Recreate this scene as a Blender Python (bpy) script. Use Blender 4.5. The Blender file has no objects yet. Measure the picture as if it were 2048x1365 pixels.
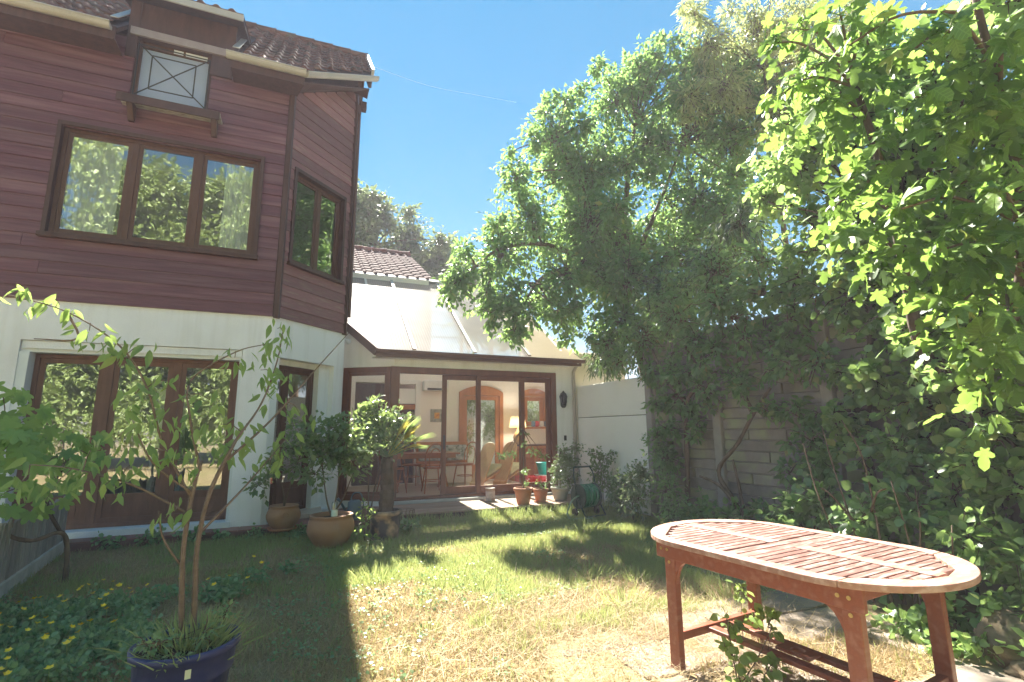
import bpy, math, random
import numpy as np
from mathutils import Vector, Matrix
R = math.radians
random.seed(7); rng = np.random.default_rng(11)
sc = bpy.context.scene
COL = sc.collection
# ------------------------------------------------------------------ camera
CAMZ = 1.34
yaw, pitch, roll = 0.3996, 0.1764, -0.0076
fw = Vector((math.sin(yaw)*math.cos(pitch), math.cos(yaw)*math.cos(pitch), math.sin(pitch)))
rt0 = Vector((math.cos(yaw), -math.sin(yaw), 0)); up0 = rt0.cross(fw)
rt = rt0*math.cos(roll)+up0*math.sin(roll); up = up0*math.cos(roll)-rt0*math.sin(roll)
cd = bpy.data.cameras.new('camera'); cam = bpy.data.objects.new('camera', cd); COL.objects.link(cam)
cam.matrix_world = Matrix(((rt.x, up.x, -fw.x, 0), (rt.y, up.y, -fw.y, 0), (rt.z, up.z, -fw.z, CAMZ), (0, 0, 0, 1)))
cd.sensor_width = 36; cd.lens = 36*995.7/2048; cd.clip_start = 0.05; cd.clip_end = 500
sc.camera = cam
# ------------------------------------------------------------------ sky, sun, exposure
SUN_EL, SUN_AZ = R(47.3), R(3.2)
w = bpy.data.worlds.new('World'); sc.world = w; w.use_nodes = True
wn = w.node_tree.nodes; bgn = wn['Background']
sky = wn.new('ShaderNodeTexSky'); sky.sky_type = 'NISHITA'; sky.sun_disc = False
sky.sun_elevation = SUN_EL; sky.sun_rotation = SUN_AZ; sky.air_density = 1.0; sky.dust_density = 0.0; sky.ozone_density = 3.0
gam = wn.new('ShaderNodeGamma'); gam.inputs[1].default_value = 0.55
hsv = wn.new('ShaderNodeHueSaturation'); hsv.inputs['Hue'].default_value = 0.485; hsv.inputs['Saturation'].default_value = 1.8; hsv.inputs['Value'].default_value = 0.88
w.node_tree.links.new(sky.outputs[0], gam.inputs[0]); w.node_tree.links.new(gam.outputs[0], hsv.inputs['Color']); w.node_tree.links.new(hsv.outputs[0], bgn.inputs[0]); bgn.inputs[1].default_value = 0.05
sd = bpy.data.lights.new('sun', 'SUN'); sun = bpy.data.objects.new('sun', sd); COL.objects.link(sun)
sd.energy = 3.6; sd.angle = R(0.53); sd.color = (1, 0.93, 0.82)
sv = Vector((math.sin(SUN_AZ)*math.cos(SUN_EL), math.cos(SUN_AZ)*math.cos(SUN_EL), math.sin(SUN_EL)))
sun.rotation_euler = (-sv).to_track_quat('-Z', 'Y').to_euler(); sun.location = sv*60
vs = sc.view_settings; vs.view_transform = 'Standard'; vs.look = 'None'; vs.exposure = 3.08; vs.gamma = 1; vs.use_curve_mapping = False
sc.cycles.max_bounces = 10; sc.cycles.diffuse_bounces = 6; sc.cycles.transparent_max_bounces = 12; sc.cycles.transmission_bounces = 6
sc.cycles.sample_clamp_indirect = 6; sc.cycles.caustics_reflective = False; sc.cycles.caustics_refractive = False
sc.cycles.use_denoising = True

# ------------------------------------------------------------------ materials
def _m(name):
    m = bpy.data.materials.new(name); m.use_nodes = True
    nt = m.node_tree; b = nt.nodes['Principled BSDF']
    return m, nt, b
def M(name, c1, c2=None, scale=6, rough=.6, bump=0, stretch=(1, 1, 1), metal=0, rnd=0, spec=.4, bscale=None, c3=None, dscale=1.3, coat=0, streak=None):
    """two-colour noise material; rnd = brightness change from object to object; c3 = large blotches"""
    m, nt, b = _m(name); N = nt.nodes.new; L = nt.links.new
    b.inputs['Roughness'].default_value = rough; b.inputs['Metallic'].default_value = metal
    b.inputs['Specular IOR Level'].default_value = spec; b.inputs['Coat Weight'].default_value = coat
    tc = N('ShaderNodeTexCoord'); mp = N('ShaderNodeMapping'); mp.inputs['Scale'].default_value = stretch
    oi = N('ShaderNodeObjectInfo'); mul = N('ShaderNodeMath'); mul.operation = 'MULTIPLY'; mul.inputs[1].default_value = 37
    cmb = N('ShaderNodeCombineXYZ'); L(oi.outputs['Random'], mul.inputs[0])
    for i in range(3): L(mul.outputs[0], cmb.inputs[i])
    L(tc.outputs['Object'], mp.inputs[0])
    if rnd: L(cmb.outputs[0], mp.inputs['Location'])
    nz = N('ShaderNodeTexNoise'); nz.inputs['Scale'].default_value = scale; nz.inputs['Detail'].default_value = 6; nz.inputs['Roughness'].default_value = .6
    L(mp.outputs[0], nz.inputs[0])
    rp = N('ShaderNodeValToRGB'); c2 = c2 or tuple(min(1, x*.78) for x in c1)
    rp.color_ramp.elements[0].position = .32; rp.color_ramp.elements[1].position = .68
    rp.color_ramp.elements[0].color = (*c1, 1); rp.color_ramp.elements[1].color = (*c2, 1)
    L(nz.outputs[0], rp.inputs[0]); col = rp.outputs[0]
    if c3:
        n2 = N('ShaderNodeTexNoise'); n2.inputs['Scale'].default_value = dscale; n2.inputs['Detail'].default_value = 5; L(mp.outputs[0] if rnd else tc.outputs['Object'], n2.inputs[0])
        r2 = N('ShaderNodeValToRGB'); r2.color_ramp.elements[0].position = .48; r2.color_ramp.elements[1].position = .66; L(n2.outputs[0], r2.inputs[0])
        mx = N('ShaderNodeMixRGB'); L(r2.outputs[0], mx.inputs[0]); L(col, mx.inputs[1]); mx.inputs[2].default_value = (*c3, 1); col = mx.outputs[0]
    if streak:
        m3 = N('ShaderNodeMapping'); m3.inputs['Scale'].default_value = (5, 5, .35); L(tc.outputs['Object'], m3.inputs[0]); n3 = N('ShaderNodeTexNoise'); n3.inputs['Scale'].default_value = 1.6; n3.inputs['Detail'].default_value = 7; L(m3.outputs[0], n3.inputs[0])
        r3 = N('ShaderNodeValToRGB'); r3.color_ramp.elements[0].position = .52; r3.color_ramp.elements[1].position = .78; r3.color_ramp.elements[1].color = (.28, .28, .28, 1); L(n3.outputs[0], r3.inputs[0])
        x3 = N('ShaderNodeMixRGB'); L(r3.outputs[0], x3.inputs[0]); L(col, x3.inputs[1]); x3.inputs[2].default_value = (*streak, 1); col = x3.outputs[0]
    if rnd:
        hs = N('ShaderNodeHueSaturation'); ma = N('ShaderNodeMapRange'); L(oi.outputs['Random'], ma.inputs[0])
        ma.inputs[3].default_value = 1-rnd; ma.inputs[4].default_value = 1+rnd; L(ma.outputs[0], hs.inputs['Value']); L(col, hs.inputs['Color']); col = hs.outputs[0]
    L(col, b.inputs['Base Color'])
    if bump:
        nb = N('ShaderNodeTexNoise'); nb.inputs['Scale'].default_value = bscale or scale*4; nb.inputs['Detail'].default_value = 5; L(mp.outputs[0], nb.inputs[0])
        bp = N('ShaderNodeBump'); bp.inputs['Strength'].default_value = bump; bp.inputs['Distance'].default_value = .01
        L(nb.outputs[0], bp.inputs['Height']); L(bp.outputs[0], b.inputs['Normal'])
    return m
def LEAF(name, c1, c2, trans, tmix=.5, rough=.42, spec=.5, c3=None):
    m, nt, b = _m(name); N = nt.nodes.new; L = nt.links.new
    ge = N('ShaderNodeNewGeometry'); oi = N('ShaderNodeObjectInfo'); ad = N('ShaderNodeMath'); ad.operation = 'ADD'
    fr = N('ShaderNodeMath'); fr.operation = 'FRACT'
    L(ge.outputs['Random Per Island'], ad.inputs[0]); L(oi.outputs['Random'], ad.inputs[1]); L(ad.outputs[0], fr.inputs[0])
    rp = N('ShaderNodeValToRGB'); rp.color_ramp.elements[0].color = (*c1, 1); rp.color_ramp.elements[1].color = (*c2, 1)
    if c3:
        e = rp.color_ramp.elements.new(.93); e.color = (*c2, 1); rp.color_ramp.elements[-1].color = (*c3, 1)
    L(fr.outputs[0], rp.inputs[0]); L(rp.outputs[0], b.inputs['Base Color'])
    b.inputs['Roughness'].default_value = rough; b.inputs['Specular IOR Level'].default_value = spec
    tr = N('ShaderNodeBsdfTranslucent'); mx = N('ShaderNodeMixRGB'); mx.blend_type = 'MIX'; mx.inputs[0].default_value = .35
    mx.inputs[1].default_value = (*trans, 1); L(rp.outputs[0], mx.inputs[2]); L(mx.outputs[0], tr.inputs[0])
    ms = N('ShaderNodeMixShader'); ms.inputs[0].default_value = tmix
    L(b.outputs[0], ms.inputs[1]); L(tr.outputs[0], ms.inputs[2]); L(ms.outputs[0], nt.nodes['Material Output'].inputs[0])
    return m
def GLASS(name, refl=.12, tint=(.95, .97, .96), blur=0.0):
    m, nt, b = _m(name); N = nt.nodes.new; L = nt.links.new
    t = N('ShaderNodeBsdfTransparent'); t.inputs[0].default_value = (*tint, 1)
    g = N('ShaderNodeBsdfGlossy'); g.inputs['Roughness'].default_value = blur
    f = N('ShaderNodeFresnel'); ge = N('ShaderNodeNewGeometry'); io = N('ShaderNodeMapRange'); L(ge.outputs['Backfacing'], io.inputs[0]); io.inputs[3].default_value = 1.5; io.inputs[4].default_value = 1/1.5; L(io.outputs[0], f.inputs[0])
    mr = N('ShaderNodeMapRange'); mr.inputs[1].default_value = .04; mr.inputs[2].default_value = 1; mr.inputs[3].default_value = refl; mr.inputs[4].default_value = 1
    L(f.outputs[0], mr.inputs[0])
    nz = N('ShaderNodeTexNoise'); nz.inputs['Scale'].default_value = 1.1; tc = N('ShaderNodeTexCoord'); L(tc.outputs['Object'], nz.inputs[0])
    bp = N('ShaderNodeBump'); bp.inputs['Strength'].default_value = .06; bp.inputs['Distance'].default_value = .05; L(nz.outputs[0], bp.inputs['Height']); L(bp.outputs[0], g.inputs['Normal'])
    ms = N('ShaderNodeMixShader'); L(mr.outputs[0], ms.inputs[0]); L(t.outputs[0], ms.inputs[1]); L(g.outputs[0], ms.inputs[2])
    L(ms.outputs[0], nt.nodes['Material Output'].inputs[0]); return m
def POLY(name, col, tmix, ribs=True, clear=0):
    m, nt, b = _m(name); N = nt.nodes.new; L = nt.links.new
    b.inputs['Base Color'].default_value = (*col, 1); b.inputs['Roughness'].default_value = .5; b.inputs['Specular IOR Level'].default_value = .15
    tc = N('ShaderNodeTexCoord'); wv = N('ShaderNodeTexWave'); wv.inputs['Scale'].default_value = 6.5; L(tc.outputs['Object'], wv.inputs[0])
    bp = N('ShaderNodeBump'); bp.inputs['Strength'].default_value = .35; bp.inputs['Distance'].default_value = .006; L(wv.outputs['Fac'], bp.inputs['Height'])
    nz = N('ShaderNodeTexNoise'); nz.inputs['Scale'].default_value = 1.7; nz.inputs['Detail'].default_value = 6; L(tc.outputs['Object'], nz.inputs[0])
    rp = N('ShaderNodeValToRGB'); rp.color_ramp.elements[0].position = .35; rp.color_ramp.elements[0].color = (*[c*.8 for c in col], 1); rp.color_ramp.elements[1].color = (*col, 1); L(nz.outputs[0], rp.inputs[0])
    wr = N('ShaderNodeMapRange'); L(wv.outputs['Fac'], wr.inputs[0]); wr.inputs[3].default_value = .85 if ribs else 1; wr.inputs[4].default_value = 1
    rb = N('ShaderNodeMixRGB'); rb.blend_type = 'MULTIPLY'; rb.inputs[0].default_value = 1; L(rp.outputs[0], rb.inputs[1]); L(wr.outputs[0], rb.inputs[2]); rp = rb
    L(rp.outputs[0], b.inputs['Base Color'])
    if ribs: L(bp.outputs[0], b.inputs['Normal'])
    tr = N('ShaderNodeBsdfTranslucent'); L(rp.outputs[0], tr.inputs[0])
    ms = N('ShaderNodeMixShader'); ms.inputs[0].default_value = tmix; L(b.outputs[0], ms.inputs[1]); L(tr.outputs[0], ms.inputs[2])
    tp = N('ShaderNodeBsdfTransparent'); m2 = N('ShaderNodeMixShader'); m2.inputs[0].default_value = clear; L(ms.outputs[0], m2.inputs[1]); L(tp.outputs[0], m2.inputs[2]); L(m2.outputs[0], nt.nodes['Material Output'].inputs[0]); return m

m_render = M('cream_render', (.87, .85, .87), (.84, .82, .84), 3, .85, .25, c3=(.79, .76, .76), dscale=.9, bscale=60, streak=(.5, .46, .41))
m_white = M('white_paint', (.78, .78, .78), (.7, .71, .72), 5, .5)
m_siding = M('stained_siding', (.185, .07, .085), (.118, .045, .057), 5, .5, .35, (.5, 5, 9), rnd=.17, c3=(.215, .105, .115), dscale=1.3)
m_siding2 = M('weathered_siding', (.28, .13, .13), (.17, .07, .075), 3, .6, .35, (1.2, 1.2, 9), rnd=.25, c3=(.27, .15, .13), dscale=3)
m_trim = M('dark_trim', (.1, .042, .03), (.06, .027, .02), 4, .5, .2, (3, 3, .6))
m_frame = M('brown_frame', (.13, .055, .032), (.09, .038, .022), 4, .42, .15, (3, 3, .5))
m_frame2 = M('chestnut_frame', (.19, .065, .024), (.14, .045, .018), 4, .42, .15, (3, 3, .5))
m_doorwood = M('weathered_door', (.2, .095, .065), (.14, .065, .045), 4, .55, .2, (3, 3, .6))
m_orange = M('orange_wood', (.5, .2, .07), (.42, .16, .05), 4, .45, .15, (3, 3, .6))
m_tile = M('roof_tile', (.19, .085, .065), (.12, .055, .045), 9, .8, .4, rnd=.3, spec=.12, c3=(.1, .075, .06), dscale=5)
m_zinc = M('zinc', (.5, .48, .45), (.42, .41, .4), 4, .45, 0, metal=.35)
m_gutter = M('beige_gutter', (.45, .41, .39), (.38, .35, .33), 4, .4)
m_brown_gut = M('brown_gutter', (.16, .08, .055), (.12, .06, .042), 4, .4)
m_alu = M('aluminium_bar', (.5, .5, .48), (.42, .42, .41), 4, .5, metal=.2)
m_glass = GLASS('window_glass', .26)
m_glass2 = GLASS('conservatory_glass', .05)
m_poly = POLY('polycarbonate', (.52, .5, .48), .5, clear=.34)
m_beige = POLY('beige_sheet', (.62, .52, .37), .3, False, .1)
m_in = M('interior_plaster', (.9, .84, .78), (.88, .81, .74), 2, .9)
m_inw = M('interior_white', (.86, .83, .79), (.83, .8, .76), 2, .9)
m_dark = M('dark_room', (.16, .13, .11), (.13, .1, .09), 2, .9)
m_floor = M('room_floor', (.55, .44, .34), (.48, .37, .28), 3, .5, .1, (1, 6, 1))
m_curtain = M('curtain', (.9, .92, .9), (.84, .87, .85), 5, .9)
m_metal = M('dark_metal', (.06, .05, .05), (.04, .035, .035), 6, .5, metal=.3)
m_shutter = M('pale_shutter', (.4, .44, .58), (.36, .4, .54), 3, .5)
m_shelf = M('weathered_white_wood', (.62, .6, .55), (.25, .2, .17), 9, .7, .3, (1, 4, 4))
m_deck = M('deck_wood', (.36, .22, .15), (.25, .15, .105), 4, .6, .3, (.6, 8, 8), rnd=.2, c3=(.42, .32, .25), dscale=3)
m_rtile = M('red_floor_tile', (.3, .13, .1), (.22, .1, .08), 5, .5, .1, rnd=.15)
m_wallcream = M('cream_wall', (.9, .87, .84), (.87, .84, .8), 2.5, .9, .2, c3=(.82, .77, .7), dscale=.8, bscale=40)
m_conc = M('concrete_slab', (.27, .235, .21), (.2, .17, .15), 6, .9, .5, rnd=.14, c3=(.3, .3, .18), dscale=2.5)
m_post = M('concrete_post', (.36, .33, .3), (.29, .26, .24), 6, .9, .4)
m_picket = M('grey_picket', (.34, .32, .29), (.24, .225, .21), 5, .8, .4, (9, 9, 1), rnd=.25)
m_kerb = M('pale_kerb', (.55, .53, .48), (.4, .39, .35), 6, .9, .4)
m_flag = M('flagstone', (.3, .245, .2), (.23, .19, .155), 5, .85, .5, rnd=.15, c3=(.26, .22, .17), dscale=4)
m_rock = M('rock', (.22, .16, .1), (.12, .1, .06), 6, .95, .8, c3=(.12, .14, .06), dscale=5)
m_terra = M('terracotta', (.46, .2, .115), (.4, .165, .095), 6, .75, .2, c3=(.5, .3, .2), dscale=4)
m_ochre = M('ochre_clay', (.4, .215, .12), (.33, .17, .095), 5, .75, .25, c3=(.34, .22, .15), dscale=3)
m_glaze = M('dark_glaze', (.06, .06, .075), (.045, .04, .05), 8, .35, .3, c3=(.5, .32, .21), dscale=6.5)
m_blue = M('navy_plastic', (.035, .045, .16), (.028, .035, .12), 5, .4, .05, c3=(.08, .085, .17), dscale=4)
m_soil = M('soil', (.07, .048, .032), (.045, .03, .02), 20, .95, .6)
m_bark = M('bark', (.2, .14, .095), (.11, .075, .05), 9, .9, .6, (2, 2, .5))
m_bark2 = M('cherry_bark', (.2, .14, .105), (.13, .09, .07), 14, .7, .5, (1, 1, 3))
m_barkd = M('dark_bark', (.1, .07, .05), (.055, .04, .03), 9, .9, .6)
m_table = M('red_teak', (.27, .082, .045), (.2, .058, .032), 4, .42, .15, (6, 1.2, 6), rnd=.12, c3=(.3, .12, .08), dscale=4, coat=.12)
m_rim = M('bleached_teak', (.38, .22, .17), (.3, .155, .115), 4, .5, .2, (6, 1.2, 6), rnd=.1, c3=(.46, .32, .27), dscale=5)
m_tabletop = M('worn_teak', (.25, .135, .115), (.18, .085, .07), 4, .45, .2, (6, 1.2, 6), rnd=.16, c3=(.34, .27, .24), dscale=7, coat=.05)
m_brass = M('brass', (.7, .52, .22), None, 5, .35, metal=.9)
m_hose = M('green_hose', (.02, .22, .12), (.015, .17, .09), 5, .4)
m_green = M('dark_green_metal', (.015, .06, .05), None, 5, .4)
m_palehose = M('pale_hose', (.35, .45, .3), None, 5, .4)
m_can = M('blue_grey_plastic', (.12, .17, .22), None, 5, .45)
m_tin = M('tin', (.4, .37, .35), (.28, .2, .17), 14, .5, metal=.3)
m_bent = M('bentwood', (.36, .12, .045), (.27, .085, .03), 5, .35, 0)
m_plank = M('golden_plank', (.68, .42, .2), (.6, .35, .15), 3, .4, .05, (5, 5, .7))
m_cush = M('striped_cushion', (.75, .7, .42), (.5, .5, .28), 14, .9, 0, (1, 9, 1))
m_floral = M('floral_cushion', (.6, .6, .55), (.06, .09, .07), 14, .9)
m_shade = POLY('lamp_shade', (.9, .8, .6), .6, False)
m_turq = M('turquoise_plastic', (.03, .5, .46), None, 5, .4)
m_red = M('red_plastic', (.6, .03, .035), None, 5, .4)
m_acw = M('appliance_white', (.8, .78, .74), None, 3, .4)
m_yellow = M('buttercup_yellow', (.85, .6, .02), (.8, .5, .02), 8, .4)
m_label = M('paper_label', (.75, .78, .6), (.68, .7, .55), 20, .6)
m_pblue = M('blue_glaze', (.15, .25, .4), None, 5, .4)
l_main = LEAF('plum_leaf', (0.085, 0.18, 0.065), (0.17, 0.3, 0.11), (0.38, 0.58, 0.16), 0.53, c3=(.4, .36, .12))
l_pale = LEAF('pale_leaf', (0.28, 0.34, 0.13), (0.4, 0.44, 0.18), (0.6, 0.64, 0.25), 0.5)
l_far = LEAF('far_leaf', (0.11, 0.15, 0.085), (0.17, 0.21, 0.12), (0.25, 0.32, 0.12), 0.4)
l_climb = LEAF('climber_leaf', (0.12, 0.21, 0.09), (0.19, 0.31, 0.13), (0.34, 0.52, 0.15), 0.47, c3=(.34, .26, .12))
l_dark = LEAF('bamboo_leaf', (0.06, 0.1, 0.06), (0.1, 0.15, 0.07), (0.2, 0.3, 0.1), 0.4, .35, .6)
l_ivy = LEAF('ivy_leaf', (0.13, 0.23, 0.09), (0.25, 0.37, 0.15), (0.44, 0.64, 0.16), 0.5, .32, .6, c3=(.38, .36, .14))
l_shrub = LEAF('shrub_leaf', (0.13, 0.23, 0.1), (0.22, 0.35, 0.15), (0.38, 0.55, 0.16), 0.46, .36, .55)
l_fig = LEAF('fig_leaf', (0.07, 0.15, 0.035), (0.2, 0.33, 0.07), (0.38, 0.58, 0.1), 0.5, .45, .4, c3=(.42, .42, .1))
def veins(m):
    nt = m.node_tree; N = nt.nodes.new; L = nt.links.new; tc = N('ShaderNodeTexCoord'); sp = N('ShaderNodeSeparateXYZ'); L(tc.outputs['Object'], sp.inputs[0])
    ab = N('ShaderNodeMath'); ab.operation = 'ABSOLUTE'; L(sp.outputs[0], ab.inputs[0])
    wv = N('ShaderNodeMath'); wv.operation = 'MULTIPLY_ADD'; L(ab.outputs[0], wv.inputs[0]); wv.inputs[1].default_value = -.8; L(sp.outputs[1], wv.inputs[2])
    sn = N('ShaderNodeMath'); sn.operation = 'PINGPONG'; L(wv.outputs[0], sn.inputs[0]); sn.inputs[1].default_value = .085
    mn = N('ShaderNodeMath'); mn.operation = 'MINIMUM'; L(sn.outputs[0], mn.inputs[0]); L(ab.outputs[0], mn.inputs[1])
    mr = N('ShaderNodeMapRange'); L(mn.outputs[0], mr.inputs[0]); mr.inputs[1].default_value = .004; mr.inputs[2].default_value = .028; mr.inputs[3].default_value = 1.35; mr.inputs[4].default_value = .95
    b = nt.nodes['Principled BSDF']; src = b.inputs['Base Color'].links[0].from_socket; mx = N('ShaderNodeHueSaturation'); L(src, mx.inputs['Color']); L(mr.outputs[0], mx.inputs['Value']); L(mx.outputs[0], b.inputs['Base Color'])
    for n_ in nt.nodes:
        if n_.type == 'MIX_RGB': L(mx.outputs[0], n_.inputs[2]); n_.inputs[0].default_value = .6
veins(l_fig)
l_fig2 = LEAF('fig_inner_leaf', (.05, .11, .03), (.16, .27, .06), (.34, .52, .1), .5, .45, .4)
l_cherry = LEAF('cherry_leaf', (0.13, 0.23, 0.08), (0.22, 0.34, 0.11), (0.5, 0.66, 0.16), 0.5, .42, .45, c3=(.24, .3, .08))
l_grape = LEAF('grape_leaf', (0.14, 0.26, 0.08), (0.21, 0.36, 0.1), (0.48, 0.66, 0.15), 0.5, .5, .35)
l_pot = LEAF('laurel_leaf', (0.09, 0.155, 0.075), (0.17, 0.25, 0.1), (0.38, 0.5, 0.14), 0.42, .28, .7)
l_var = LEAF('grey_green_leaf', (.13, .19, .11), (.24, .3, .18), (.35, .45, .15), .35, .45, .5)
l_palm = LEAF('palm_leaf', (.3, .3, .05), (.5, .42, .07), (.7, .6, .12), .45)
l_grass = LEAF('grass_green', (0.25, 0.32, 0.12), (0.37, 0.43, 0.18), (0.48, 0.54, 0.18), 0.4, .5, .3)
l_straw = LEAF('grass_straw', (.33, .245, .13), (.48, .38, .22), (0.5, 0.4, 0.22), 0.3, .6, .3)
l_cover = LEAF('cover_leaf', (0.17, 0.28, 0.14), (0.27, 0.4, 0.19), (0.34, 0.5, 0.18), 0.4, .4, .4)
l_bg = LEAF('garden_leaf', (0.2, 0.28, 0.09), (0.32, 0.4, 0.15), (0.4, 0.5, 0.15), 0.3)

# ------------------------------------------------------------------ mesh helpers
WO = {}
def link(o, parent=None):
    COL.objects.link(o)
    if parent: o.parent = parent
    return o
def tag(o, label=None, cat=None, group=None, kind=None):
    if label: o['label'] = label
    if cat: o['category'] = cat
    if group: o['group'] = group
    if kind: o['kind'] = kind
    return o
def thing(name, label, cat, loc=(0, 0, 0), rz=0, group=None):
    o = bpy.data.objects.new(name, None); link(o); o.location = loc; o.rotation_euler.z = rz; o.empty_display_size = .1
    WO[o.name] = Vector(loc); return tag(o, label, cat, group)
class MB:
    def __init__(s): s.v = []; s.f = []
    def add(s, vs, fs):
        n = len(s.v); s.v += [tuple(v) for v in vs]; s.f += [tuple(i+n for i in f) for f in fs]; return s
    def box(s, x0, x1, y0, y1, z0, z1):
        return s.add([(x0, y0, z0), (x1, y0, z0), (x1, y1, z0), (x0, y1, z0), (x0, y0, z1), (x1, y0, z1), (x1, y1, z1), (x0, y1, z1)],
                     [(0, 3, 2, 1), (4, 5, 6, 7), (0, 1, 5, 4), (1, 2, 6, 5), (2, 3, 7, 6), (3, 0, 4, 7)])
    def beam(s, a, b, wd, ht, upv=(0, 0, 1)):
        a, b = Vector(a), Vector(b); d = (b-a).normalized(); u = Vector(upv); x = d.cross(u)
        if x.length < 1e-5: x = d.cross(Vector((1, 0, 0)))
        x.normalize(); u = x.cross(d).normalized(); x *= wd/2; u = u*ht/2
        return s.add([a-x-u, a+x-u, a+x+u, a-x+u, b-x-u, b+x-u, b+x+u, b-x+u],
                     [(0, 1, 2, 3), (7, 6, 5, 4), (0, 4, 5, 1), (1, 5, 6, 2), (2, 6, 7, 3), (3, 7, 4, 0)])
    def tube(s, pts, r, n=6, cap=True):
        pts = [Vector(p) for p in pts]; k = len(pts); rs = r if isinstance(r, (list, tuple)) else [r]*k
        ref = Vector((.31, .17, .93)); base = len(s.v); 
        for i, p in enumerate(pts):
            d = (pts[min(i+1, k-1)]-pts[max(i-1, 0)]).normalized(); x = d.cross(ref)
            if x.length < .1: x = d.cross(Vector((1, 0, 0)))
            x.normalize(); y = d.cross(x)
            for j in range(n):
                a = 2*math.pi*j/n; s.v.append(tuple(p+(x*math.cos(a)+y*math.sin(a))*rs[i]))
        for i in range(k-1):
            for j in range(n):
                a = base+i*n+j; b = base+i*n+(j+1) % n; s.f.append((a, b, b+n, a+n))
        if cap: s.f.append(tuple(base+j for j in range(n))[::-1]); s.f.append(tuple(base+(k-1)*n+j for j in range(n)))
        return s
    def lathe(s, prof, c=(0, 0, 0), n=28):
        base = len(s.v); k = len(prof)
        for r, z in prof:
            for j in range(n):
                a = 2*math.pi*j/n; s.v.append((c[0]+r*math.cos(a), c[1]+r*math.sin(a), c[2]+z))
        for i in range(k-1):
            for j in range(n):
                a = base+i*n+j; b = base+i*n+(j+1) % n; s.f.append((a, b, b+n, a+n))
        return s
    def prism(s, poly, off):
        """poly: list of 3d points (planar), extruded by vector off"""
        n = len(poly); o = Vector(off); P = [Vector(p) for p in poly]
        return s.add(P+[p+o for p in P], [tuple(range(n))[::-1], tuple(range(n, 2*n))]+[(i, (i+1) % n, (i+1) % n+n, i+n) for i in range(n)])
    def mesh(s, name, mat, smooth=False, shift=None):
        me = bpy.data.meshes.new(name); v = s.v
        if shift is not None: v = [(a-shift[0], b-shift[1], c-shift[2]) for a, b, c in v]
        me.from_pydata(v, [], s.f); me.materials.append(mat)
        import bmesh
        bm = bmesh.new(); bm.from_mesh(me); bmesh.ops.recalc_face_normals(bm, faces=bm.faces); bm.to_mesh(me); bm.free()
        if smooth: me.polygons.foreach_set('use_smooth', [True]*len(me.polygons))
        me.update(); return me
    def build(s, name, mat, parent=None, smooth=False, bevel=0, local=False, loc=None):
        sh = None
        if parent is not None and not local: sh = WO[parent.name]
        if loc is not None: sh = loc
        o = bpy.data.objects.new(name, s.mesh(name, mat, smooth, sh)); link(o, parent)
        if parent is not None: WO[o.name] = WO[parent.name]
        elif loc is not None: o.location = loc; WO[o.name] = Vector(loc)
        else: WO[o.name] = Vector((0, 0, 0))
        if bevel:
            b = o.modifiers.new('bevel', 'BEVEL'); b.width = bevel; b.segments = 2; b.limit_method = 'ANGLE'
        return o
def inst(name, me, parent, loc, rot=(0, 0, 0), scale=(1, 1, 1)):
    o = bpy.data.objects.new(name, me); link(o, parent); o.location = loc; o.rotation_euler = rot; o.scale = scale
    if parent is not None: WO[o.name] = WO[parent.name]
    return o
def copy_tree(o, parent=None):
    c = o.copy(); link(c, parent)
    for ch in list(o.children): copy_tree(ch, c)
    return c
def wallpanel(mb, o, u, n, U, Zr, holes, th):
    """wall from o along unit u with outward normal n; U=(u0,u1), Zr=(z0,z1); holes (u0,u1,z0,z1); thickness goes inwards"""
    us = sorted(set([U[0], U[1]]+[h[i] for h in holes for i in (0, 1)])); zs = sorted(set([Zr[0], Zr[1]]+[h[i] for h in holes for i in (2, 3)]))
    O_, u, n = Vector(o), Vector(u), Vector(n)
    P = lambda a, z, d: tuple(O_+u*a-n*d+Vector((0, 0, z)))
    inh = lambda a, z: any(h[0] < a < h[1] and h[2] < z < h[3] for h in holes)
    solid = {}
    for i in range(len(us)-1):
        for j in range(len(zs)-1):
            solid[i, j] = not inh((us[i]+us[i+1])/2, (zs[j]+zs[j+1])/2)
    for (i, j), s in solid.items():
        if not s: continue
        a, b, c, d = us[i], us[i+1], zs[j], zs[j+1]
        mb.add([P(a, c, 0), P(b, c, 0), P(b, d, 0), P(a, d, 0)], [(0, 1, 2, 3)]); mb.add([P(a, c, th), P(b, c, th), P(b, d, th), P(a, d, th)], [(3, 2, 1, 0)])
        for (di, dj, q) in ((-1, 0, (a, c, a, d)), (1, 0, (b, c, b, d)), (0, -1, (a, c, b, c)), (0, 1, (a, d, b, d))):
            if not solid.get((i+di, j+dj), False):
                mb.add([P(q[0], q[1], 0), P(q[2], q[3], 0), P(q[2], q[3], th), P(q[0], q[1], th)], [(0, 1, 2, 3)])
    return mb
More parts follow.
